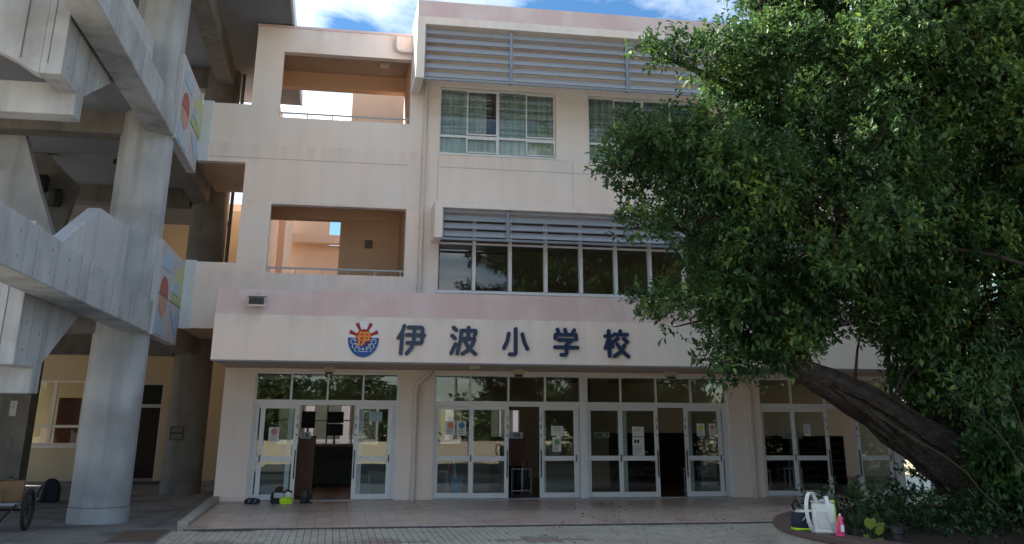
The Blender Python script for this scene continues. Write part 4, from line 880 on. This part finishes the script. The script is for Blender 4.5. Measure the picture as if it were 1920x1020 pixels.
for x, z, r in ((4.35,7.28,.13),(4.6,7.2,.16),(4.85,7.15,.18),(5.1,7.25,.2),(5.4,7.3,.2),(5.35,7.0,.2),(4.7,7.05,.14),(3.75,5.38,.14),(3.95,5.3,.2),(4.1,5.6,.2),(4.2,6.0,.18),(4.4,5.5,.22),(4.15,4.4,.2),(4.3,4.3,.2),(4.25,3.4,.16),(4.4,3.3,.18),(4.65,3.2,.17),(4.75,3.0,.1),(5.25,2.5,.16),(5.15,2.6,.14),(5.45,2.42,.18),(5.7,2.5,.2),(5.95,2.45,.18),(5.6,2.7,.18),(6.2,2.75,.2),(6.4,2.9,.22)) + tuple((rp_.uniform(5.2, 7.0), rp_.uniform(2.55, 3.5), rp_.uniform(.2, .32)) for _ in range(26)):
    cent.append((x, 13.2+rp_.uniform(-.35,.35), z)); rad.append(r)
for _ in range(55):
    x = rp_.uniform(8.7, 10.6); cent.append((x, rp_.uniform(12.1, 12.9), rp_.uniform(.75+.25*max(0, 9.4-x), 2.7))); rad.append(rp_.uniform(.2, .32))
tree = thing('banyan_tree', 'large leaning fig tree with dark glossy crown in the round planter', 'tree', (10.2, 13.5, .4))
limbs = [
 ([(10.2,13.5,.12),(9.6,13.5,.55),(8.95,13.5,1.1),(8.34,13.5,1.5),(7.8,13.5,1.87),(7.33,13.5,2.12),(6.78,13.5,2.37),(6.2,13.6,2.65),(5.7,13.7,3.0),(5.3,13.8,3.5)], [.72,.55,.40,.31,.26,.23,.19,.14,.09,.04], 'trunk'),
 ([(9.4,13.9,.9),(9.25,14.1,2.2),(9.2,14.2,3.6),(8.8,14.1,5.2),(8.4,13.9,7.0),(8.1,13.7,8.6)], [.40,.32,.27,.2,.12,.05], 'trunk'),
 ([(10.4,13.7,.6),(10.7,13.9,2.5),(10.95,13.9,4.5),(11.2,13.7,7.0),(11.4,13.6,9.2)], [.55,.38,.27,.16,.06], 'trunk'),
 ([(9.2,14.2,3.6),(8.4,14.1,4.3),(7.2,13.9,4.75),(6.0,13.7,5.15),(4.6,13.5,5.3)], [.17,.14,.11,.08,.03], 'limb'),
 ([(8.8,14.1,5.2),(7.6,14.1,6.1),(6.2,13.9,6.8),(4.9,13.6,7.15)], [.14,.11,.08,.03], 'limb'),
 ([(6.78,13.5,2.37),(6.4,13.6,3.2),(5.8,13.7,4.0),(5.0,13.6,4.4)], [.13,.10,.07,.03], 'limb'),
 ([(10.95,13.9,4.5),(10.3,12.8,5.6),(9.7,12.0,7.0),(9.4,11.8,8.2)], [.17,.13,.09,.04], 'limb'),
 ([(10.95,13.9,4.5),(11.8,13.0,5.6),(12.5,12.2,6.8)], [.17,.12,.05], 'limb'),
 ([(9.2,14.2,3.6),(8.5,13.4,4.1),(7.8,12.8,4.4),(7.0,12.6,4.5)], [.10,.07,.05,.02], 'limb'),
 ([(8.4,13.9,7.0),(7.4,13.8,7.6),(6.6,13.7,8.2)], [.10,.07,.03], 'limb')]
def wob(pts, rads, k=4, amp=.06, seed=0):
    rn = random.Random(seed); P, Q = [], []
    for i in range(len(pts)-1):
        a, b = Vector(pts[i]), Vector(pts[i+1]); c0 = Vector(pts[max(i-1,0)]); c3 = Vector(pts[min(i+2,len(pts)-1)])
        for j in range(k):
            t = j/k; p = .5*((2*a)+(b-c0)*t+(2*c0-5*a+4*b-c3)*t*t+(3*a-c0-3*b+c3)*t**3)
            r = rads[i]*(1-t)+rads[i+1]*t; P.append(p+Vector((rn.uniform(-1,1),rn.uniform(-1,1),rn.uniform(-1,1)))*amp*r*2); Q.append(r*(rn.uniform(.9,1.12) if amp > .1 else 1))
    P.append(Vector(pts[-1])); Q.append(rads[-1]); return P, Q
from mathutils import noise as mnoise
def gnarl(P, Q, n, seed):
    mb = MB(); mb.tube(P, Q, n); k = len(P)
    for i in range(k):
        c = Vector(P[i])
        for j in range(n):
            v = Vector(mb.v[i*n+j]); d = v-c; a = 2*math.pi*j/n
            f = .92+.24*mnoise.noise(Vector((1.5*math.cos(a), 1.5*math.sin(a), i*.05+seed)))+.16*mnoise.noise(Vector((3.6*math.cos(a), 3.6*math.sin(a), i*.045+seed+9)))+.10*mnoise.noise(Vector((7*math.cos(a), 7*math.sin(a), i*.06+seed)))+.05*mnoise.noise(Vector((v.x*3, v.y*3, v.z*3)))
            mb.v[i*n+j] = tuple(c+d*f)
    return mb
NODES = []
for i, (pt, rd, nm) in enumerate(limbs):
    P, Q = wob(pt, rd, 10 if nm == 'trunk' else 5, .015 if nm == 'trunk' else .2, i)
    (gnarl(P, Q, 36, i*3.3) if nm == 'trunk' else MB().tube(P, Q, 8)).build(nm, BARK, tree, smooth=True)
    NODES += [(p, q) for p, q in zip(P, Q) if q < .3]
TP, TQ = wob(limbs[0][0], limbs[0][1], 10, .015, 0)
for k in range(16):                                  # root strands grown onto the trunk
    a0 = rp_.uniform(0, 6.28); i0 = rp_.randint(14, 34); tw_ = rp_.uniform(-.6, .6); P = []
    for i in range(i0, i0+rp_.randint(18, 36), 3):
        if i >= len(TP)-12: break
        d = (TP[i+1]-TP[i-1]).normalized(); sx = d.cross(Vector((0,1,0))).normalized(); sy = d.cross(sx); a = a0+tw_*(i-i0)/20
        P.append(TP[i]+(sx*math.cos(a)+sy*math.sin(a))*TQ[i]*rp_.uniform(.93, 1.04))
    if len(P) > 3: MB().tube(P, [rp_.uniform(.025, .055)*(1 if 0 < q < len(P)-1 else .5) for q in range(len(P))], 7).build('root_strand', BARK, tree, smooth=True)
for k in range(9):                                   # buttress roots
    a = R(k*40+10); x, y = 10.0+.2*math.cos(a), 13.5+.2*math.sin(a)
    P, Q = wob([(x,y,.95),(10.0+.75*math.cos(a),13.5+.6*math.sin(a),.6),(10.0+1.5*math.cos(a),13.5+1.1*math.sin(a),.34)], [.22,.16,.05], 4, .3, 40+k); MB().tube(P, Q, 7).build('root', BARK, tree, smooth=True)
for k in range(34):                                  # aerial roots
    x, y = rp_.uniform(8.4, 10.2), rp_.uniform(13.7, 14.6); zt = rp_.uniform(3.0, 4.6); zb = rp_.uniform(1.2, 2.6)
    P, Q = wob([(x,y,zt),(x+rp_.uniform(-.1,.1),y,(zt+zb)/2),(x+rp_.uniform(-.15,.15),y,zb)], [.035,.025,.008], 3, .6, 90+k); MB().tube(P, Q, 5).build('aerial_root', BARK, tree)
tw = MB()
for k, (c, r) in enumerate(zip(cent, rad)):
    v = Vector(c); nd, q = min(NODES, key=lambda n_: (n_[0]-v).length - (.4 if n_[0].z < v.z else 0))
    if v.z < 2.75 and v.x > 8.55: nd, q = v+Vector((.15, .35, .75)), .012     # pendent shoots hang from the crown above
    mid = (nd+v)/2+Vector((0,0,.12)); L_ = (nd-v).length
    tw.tube([nd, mid, v, v+(v-nd).normalized()*r*.6], [min(q*.6,.012+.014*L_), .010+.008*L_, .009, .004], 5)
kind(tw.build('branches', BARK, tree), 'stuff')
B,D,NN,L_,W_ = sprays(cent, rad, 78, 7, .06, .14, .21)
# extra crown clumps, mostly out of view, added to shade the right side
bc_, br_ = [], []
for k in range(120): bc_.append((rp_.uniform(6.8, 15.0), rp_.uniform(11.5, 17.5), rp_.uniform(8.8, 11.6))); br_.append(rp_.uniform(.5, .8))
for k in range(70): bc_.append((rp_.uniform(11.0, 15.5), rp_.uniform(11.0, 16.5), rp_.uniform(3.2, 9.0))); br_.append(rp_.uniform(.5, .8))
B2,D2,N2,L2,W2 = sprays(bc_, br_, 14, 6, .12, .2, .3)
B,D,NN,L_,W_ = [np.concatenate(q) for q in ((B,B2),(D,D2),(NN,N2),(L_,L2),(W_,W2))]
kind(link('crown', leaves_mesh('crown', B-np.array([10.2,13.5,.4]), D, NN, L_, W_), tree, (10.2,13.5,.4)), 'stuff').data.materials.append(LEAF)

# undergrowth in the planter
gc, gr = [], []
while len(gc) < 95:
    a, r = rp_.uniform(0, 6.283), 3.1*math.sqrt(rp_.random()); x, y = PC[0]+r*math.cos(a), PC[1]+r*math.sin(a)
    if x < 6.9 or (x < 7.6 and y < 12.0): continue
    h = .45+rp_.random()*(.25+.16*max(0, x-8)); gc.append((x, y, h)); gr.append(rp_.uniform(.22, .36))
B,D,NN,L_,W_ = sprays(gc, gr, 46, 6, .06, .12, .2, .5)
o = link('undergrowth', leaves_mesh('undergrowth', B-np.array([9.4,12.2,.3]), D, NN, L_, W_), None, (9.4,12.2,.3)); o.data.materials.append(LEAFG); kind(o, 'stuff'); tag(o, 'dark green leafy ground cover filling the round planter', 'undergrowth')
for k, (x, y, n_, hh) in enumerate(((11.3, 16.4, 34, 2.6), (13.2, 17.0, 34, 3.0))):
    t = thing('broadleaf_shrub', ['tall dark shrub close behind the round planter', 'tall dark shrub in front of the last glazed doors'][k], 'shrub', (x, y, -.02))
    gc, gr = [], []
    for q in range(n_): a = rp_.uniform(0, 6.283); r = rp_.random()**.5*.95; gc.append((x+r*math.cos(a), y+r*.8*math.sin(a), rp_.uniform(.25, hh))); gr.append(rp_.uniform(.25, .4))
    for q in range(5): MB().tube([(x+rp_.uniform(-.15,.15), y, -.03), (x+rp_.uniform(-.5,.5), y+rp_.uniform(-.4,.4), hh*.5), (x+rp_.uniform(-.7,.7), y+rp_.uniform(-.5,.5), hh*.95)], [.05,.03,.01], 6).build('stem', BARK, t)
    B,D,NN,L_,W_ = sprays(gc, gr, 30, 6, .08, .15, .2, .4)
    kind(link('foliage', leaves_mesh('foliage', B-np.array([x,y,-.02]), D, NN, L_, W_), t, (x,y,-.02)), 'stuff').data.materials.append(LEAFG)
n_ = 260; FX = rng.triangular(1.5, 6.4, 9.5, n_); FY = rng.uniform(12.6, 22.5, n_); ok = (FX-PC[0])**2+(FY-PC[1])**2 > (PR+.05)**2; FX, FY = FX[ok], FY[ok]; n_ = len(FX)
FZ = np.where(FY > 17.86, .004, -.010); L_ = rng.uniform(.04, .09, n_); A_ = rng.uniform(0, 6.283, n_)
o = link('fallen_leaves', leaves_mesh('fallen_leaves', np.stack([FX-6, FY-16, FZ+.006], 1), np.stack([np.cos(A_), np.sin(A_), np.zeros(n_)], 1), np.array([0,0,1.0])+.25*unit(n_), L_, L_*.5), None, (6, 16, 0)); kind(o, 'stuff'); tag(o, 'small fallen leaves scattered over the paving near the planter', 'leaves')
o.data.materials.append(leafmat('dry_fallen_leaf', (.14, .09, .04), (.22, .15, .06), (.26, .22, .08), .05, .8))
# dry twiggy shrub at the right
sh = thing('twiggy_shrub', 'bare brown twiggy shrub with a few green leaf tufts right of the trunk', 'shrub', (8.9, 11.6, .4))
tips = []
for k in range(9):
    x0_, y0_ = 8.8+rp_.uniform(-.3,.3), 11.6+rp_.uniform(-.3,.3); tx, ty, tz = x0_+rp_.uniform(-1.9,1.0), y0_+rp_.uniform(-.6,.6), rp_.uniform(1.2,3.0)
    P, Q = wob([(x0_,y0_,.35),((x0_+tx)/2+.25,(y0_+ty)/2,tz*.62),(tx,ty,tz)], [.012,.008,.003], 4, 2.0, 200+k); MB().tube(P, Q, 5).build('stem', TWIG, sh); tips.append((tx,ty,tz))
B,D,NN,L_,W_ = sprays([(7.75,11.5,2.15),(8.05,11.5,2.05),(8.4,11.4,2.15),(8.7,11.6,2.3),(7.45,11.5,2.22),(8.2,11.5,2.35)], [.22,.24,.25,.22,.15,.2], 40, 7, .07, .12)
kind(link('foliage', leaves_mesh('foliage', B-np.array([8.9,11.6,.4]), D, NN, L_, W_), sh, (8.9,11.6,.4)), 'stuff').data.materials.append(LEAF)
# heart-leaved plant, stake light, stone plates
hp = thing('heart_leaf_plant', 'small plant with yellow-green heart shaped leaves on the planter soil', 'plant', (6.55, 11.85, .33))
for k, (dx, dy, dz, s_, rz) in enumerate(((0,0,.26,.13,20),(.10,-.02,.17,.10,-50),(-.10,-.05,.10,.085,120),(.04,-.10,.06,.09,200),(.16,.05,.22,.08,-10))):
    c = Vector((6.55+dx, 11.85+dy, .33+dz)); MB().tube([(6.57,11.87,.27),(6.55+dx*.5,11.85+dy*.5,.33+dz*.7),c], .006, 5).build('stalk', TWIG, hp)
    pts = [(0,.0),(.45,.28),(.5,.62),(.28,.86),(0,.70),(-.28,.86),(-.5,.62),(-.45,.28)]; mb = MB(); ca, sa = math.cos(R(rz)), math.sin(R(rz))
    for u_, v_ in pts: mb.v.append((c.x+(u_*ca-.25*(v_-.5)*sa)*s_*1.4, c.y-.05*v_+u_*sa*.05, c.z+(v_-.6)*s_*1.3))
    mb.v.append((c.x, c.y-.035, c.z)); mb.f = [(i, (i+1) % 8, 8) for i in range(8)]; mb.build('leaf', LEAFY, hp, recalc=False)
sl = thing('stake_light', 'short black post light standing in the planter', 'lamp', (6.62, 11.35, .28)); MB().lathe((6.62,11.35,.27), [(.06,0),(.06,.22),(.075,.23),(.075,.30),(.03,.32)], 14).build('post', BLACK, sl, smooth=True)
st = thing('stone_plate', 'pale flat stone lying in the planter undergrowth', 'stone', (7.3, 11.2, .3)); MB().prism([(7.1,11.1),(7.5,11.05),(7.55,11.3),(7.2,11.38),(7.05,11.3)], 'z', .27, .37).build('slab', KERB, st)
# ---- bags on the planter rim
def school_backpack(p0, rz):
    t = thing('school_backpack', 'white school backpack with lime edging on the planter rim', 'backpack', p0); x, y, z = p0
    mb = MB().prism([(y-.085,z),(y+.085,z),(y+.10,z+.04),(y+.095,z+.30),(y+.06,z+.345),(y-.05,z+.345),(y-.085,z+.31)], 'x', x-.13, x+.13); mb.build('body', BAGW, t, .02, smooth=True); bx('back_pad', plain('bag_pad_cream', (.60, .62, .57), .7), t, x-.085, x+.085, y-.092, y-.084, z+.06, z+.25, .003)
    mb = MB().prism([(y+.101,z+.05),(y+.112,z+.06),(y+.11,z+.32),(y+.07,z+.362),(y-.05,z+.362),(y-.05,z+.351),(y+.065,z+.351),(y+.098,z+.31)], 'x', x-.135, x+.135); mb.build('flap', BAGW, t, .004)
    MB().tube([(x+.14,y+.09,z+.02),(x+.145,y+.115,z+.15),(x+.145,y+.10,z+.30),(x+.14,y+.05,z+.365),(x+.1,y-.03,z+.375)], .008, 6).build('edging', LIME, t)
    for s_, k in ((-1, 1.0), (1, .8)):
        P = [(x-.06,y-.05,z+.32),(x-.11,y-.10,z+.45),(x-.17,y-.16,z+.44),(x-.20,y-.19,z+.28),(x-.17,y-.15,z+.10),(x-.13,y-.08,z+.015)] if s_ < 0 else [(x+.03,y-.05,z+.33),(x+.04,y-.12,z+.42),(x+.05,y-.17,z+.38),(x+.07,y-.17,z+.24),(x+.09,y-.13,z+.10),(x+.10,y-.08,z+.015)]
        Q, _ = wob(P, [.02]*6, 4, 0, 1); mb = MB(); b0 = 0
        for i, q in enumerate(Q):
            d = (Q[min(i+1,len(Q)-1)]-Q[max(i-1,0)]).normalized(); sd_ = Vector((1,0,0)); nr = d.cross(sd_).normalized()
            mb.v += [tuple(q+sd_*.022+nr*.006), tuple(q-sd_*.022+nr*.006), tuple(q-sd_*.022-nr*.006), tuple(q+sd_*.022-nr*.006)]
            if i:
                for j in range(4): mb.f.append(((i-1)*4+j, (i-1)*4+(j+1)%4, i*4+(j+1)%4, i*4+j))
        mb.f += [(3,2,1,0), tuple(len(mb.v)-4+j for j in range(4))]
        sp_ = mb.build('strap', BAGW, t); bx('buckle', ALUG, sp_, (x+.058 if s_ > 0 else x-.205), (x+.11 if s_ > 0 else x-.153), y-.165, y-.13, z+.12, z+.145)
    MB().tube([(x-.03,y-.07,z+.34),(x-.03,y-.09,z+.38),(x+.03,y-.09,z+.38),(x+.03,y-.07,z+.34)], .008, 6).build('grip', BAGW, t)
    place(t, rz); return t
school_backpack((6.0, 11.93, .45), -25)
p0 = (5.97, 12.38, .45); t = thing('shoulder_bag', 'dark navy bag with lime base trim beside the white backpack', 'bag', p0)
local(blob([(.15,.10,.012),(.165,.11,.05),(.16,.10,.17),(.13,.08,.215)], 16, 31, .05), p0).build('body', NAVYB, t, smooth=True)
local(blob([(.166,.112,0),(.17,.115,.012),(.166,.112,.022)], 16, 31, .05), p0).build('base_trim', LIME, t); local(blob([(.14,.09,.0),(.145,.092,.012),(.12,.075,.02)], 16, 33, .05), (p0[0], p0[1], p0[2]+.205)).build('zip_band', BAGW, t)
MB().tube([(5.85,12.38,.64),(5.81,12.38,.74),(5.85,12.33,.80),(5.89,12.33,.72)], .018, 6).build('strap', BLACK, t)
for k in range(3): MB().tube([(5.87+k*.02,12.265,.56+k*.02),(5.91+k*.02,12.26,.585+k*.02)], .004, 5).build('print', ALUG, t)
p0 = (6.06, 11.64, .45); t = thing('water_bottle', 'pink water bottle with pale label leaning on the white backpack', 'bottle', p0)
MB().lathe(p0, [(.035,0),(.04,.02),(.04,.13),(.032,.15),(.03,.17)], 14).build('body', PINKB, t, smooth=True); MB().lathe((p0[0],p0[1],p0[2]+.17), [(.034,0),(.034,.03),(.02,.05)], 14).build('cap', PINKB, t, smooth=True); bx('label', WHITE, t, 6.04, 6.08, 11.596, 11.604, .50, .57)
MB().tube([(6.02,11.62,.61),(5.97,11.58,.52),(5.96,11.56,.463),(6.03,11.55,.462)], .011, 6).build('strap', PINKB, t); MB().lathe((p0[0],p0[1],p0[2]+.21), [(.012,0),(.012,.03),(.006,.035)], 8).build('spout', BAGW, t)

# ------------------------------------------------------------------ the yard behind the camera, seen in the glass
def yard_mesh(seed):
    global rng
    rng = np.random.default_rng(seed); rn = random.Random(seed); c, r = [], []
    for k in range(40):
        a, q = rn.uniform(0, 6.28), rn.random()**.5*2.2; c.append((q*math.cos(a), q*math.sin(a), rn.uniform(.7, 4.6)-.25*q)); r.append(rn.uniform(.5, .9))
    B,D,NN,L_,W_ = sprays(c, r, 7, 5, .28, .42, .5); me = leaves_mesh('yard_crown', B, D, NN, L_, W_*1.3); me.materials.append(LEAFB); return me
YM = [yard_mesh(s_) for s_ in (3, 4, 5)]
tmb = MB().tube([(0,0,-.05),(.05,0,1.2),(0,.05,2.6)], [.22,.16,.09], 8); tme = mesh_of(tmb, 'yard_trunk', BARK)
for k in range(19):
    x = -62+k*6.9+rp_.uniform(-1.5,1.5); y = -46+rp_.uniform(-6, 3)
    t = thing('yard_tree', 'green tree across the sandy yard, seen only as a reflection in the glass', 'tree', (x, y, -.17), 'trees along the far side of the yard')
    s_ = rp_.uniform(.85, 1.25); t.scale = (s_*1.75, s_*1.4, s_*1.02); t.rotation_euler = (0, 0, rp_.uniform(0, 6.28))
    for nm, me in (('trunk', tme), ('crown', YM[k % 3])):
        o = bpy.data.objects.new(nm, me); col.objects.link(o); o.parent = t
        if nm == 'crown': o['kind'] = 'stuff'
def dense_mesh(seed):
    global rng
    rng = np.random.default_rng(seed); rn = random.Random(seed); c, r = [], []
    for k in range(60):
        a, q = rn.uniform(0, 6.28), rn.random()**.5*2.4; c.append((q*math.cos(a), q*math.sin(a), rn.uniform(.6, 5.0)-.25*q)); r.append(rn.uniform(.5, .85))
    B,D,NN,L_,W_ = sprays(c, r, 12, 5, .2, .3, .4); me = leaves_mesh('added_crown', B, D, NN, L_, W_*1.2); me.materials.append(LEAFG); return me
DM = dense_mesh(21)
for k, (x, y, sc) in enumerate(((17.8, 12.0, 1.3), (24, 14, 1.4), (15.0, 17.6, .55))):  # unseen trees added to darken reflections and light at the right
    t = thing('added_tree', 'dense dark green tree added past the picture edge to darken the right-hand doors', 'tree', (x, y, -.17), 'trees added beyond the right edge')
    t.scale = (sc, sc, sc); t.rotation_euler = (0, 0, k*1.3)
    for nm, me in (('trunk', tme), ('crown', DM)):
        o = bpy.data.objects.new(nm, me); col.objects.link(o); o.parent = t
        if nm == 'crown': o['kind'] = 'stuff'
for x in (-14, 12):
    t = thing('utility_pole', 'grey utility pole across the sandy yard, seen only as a reflection', 'pole', (x, -52, -.17), 'utility poles beyond the yard'); MB().tube([(x,-52,-.17),(x,-52,9.5)], [.17,.12], 10).build('post', CONCD, t); bx('crossarm', CONCD, t, x-.9, x+.9, -52.06, -51.94, 8.6, 8.72)
for k, z in enumerate((8.75, 8.72, 7.6)):
    dx = (-.8, .8, 0)[k]; P = [(-90+(180)*j/30+dx*0, -52.2+dx*.1, z+.5*((((-90+6*j)+14) % 26)/13-1)**2-.5+.02) for j in range(31)]
    tag(MB().tube(P, .02, 5).build('overhead_wire', BLACK), 'thin black overhead wire strung between the utility poles', 'wire', 'overhead wires beyond the yard')
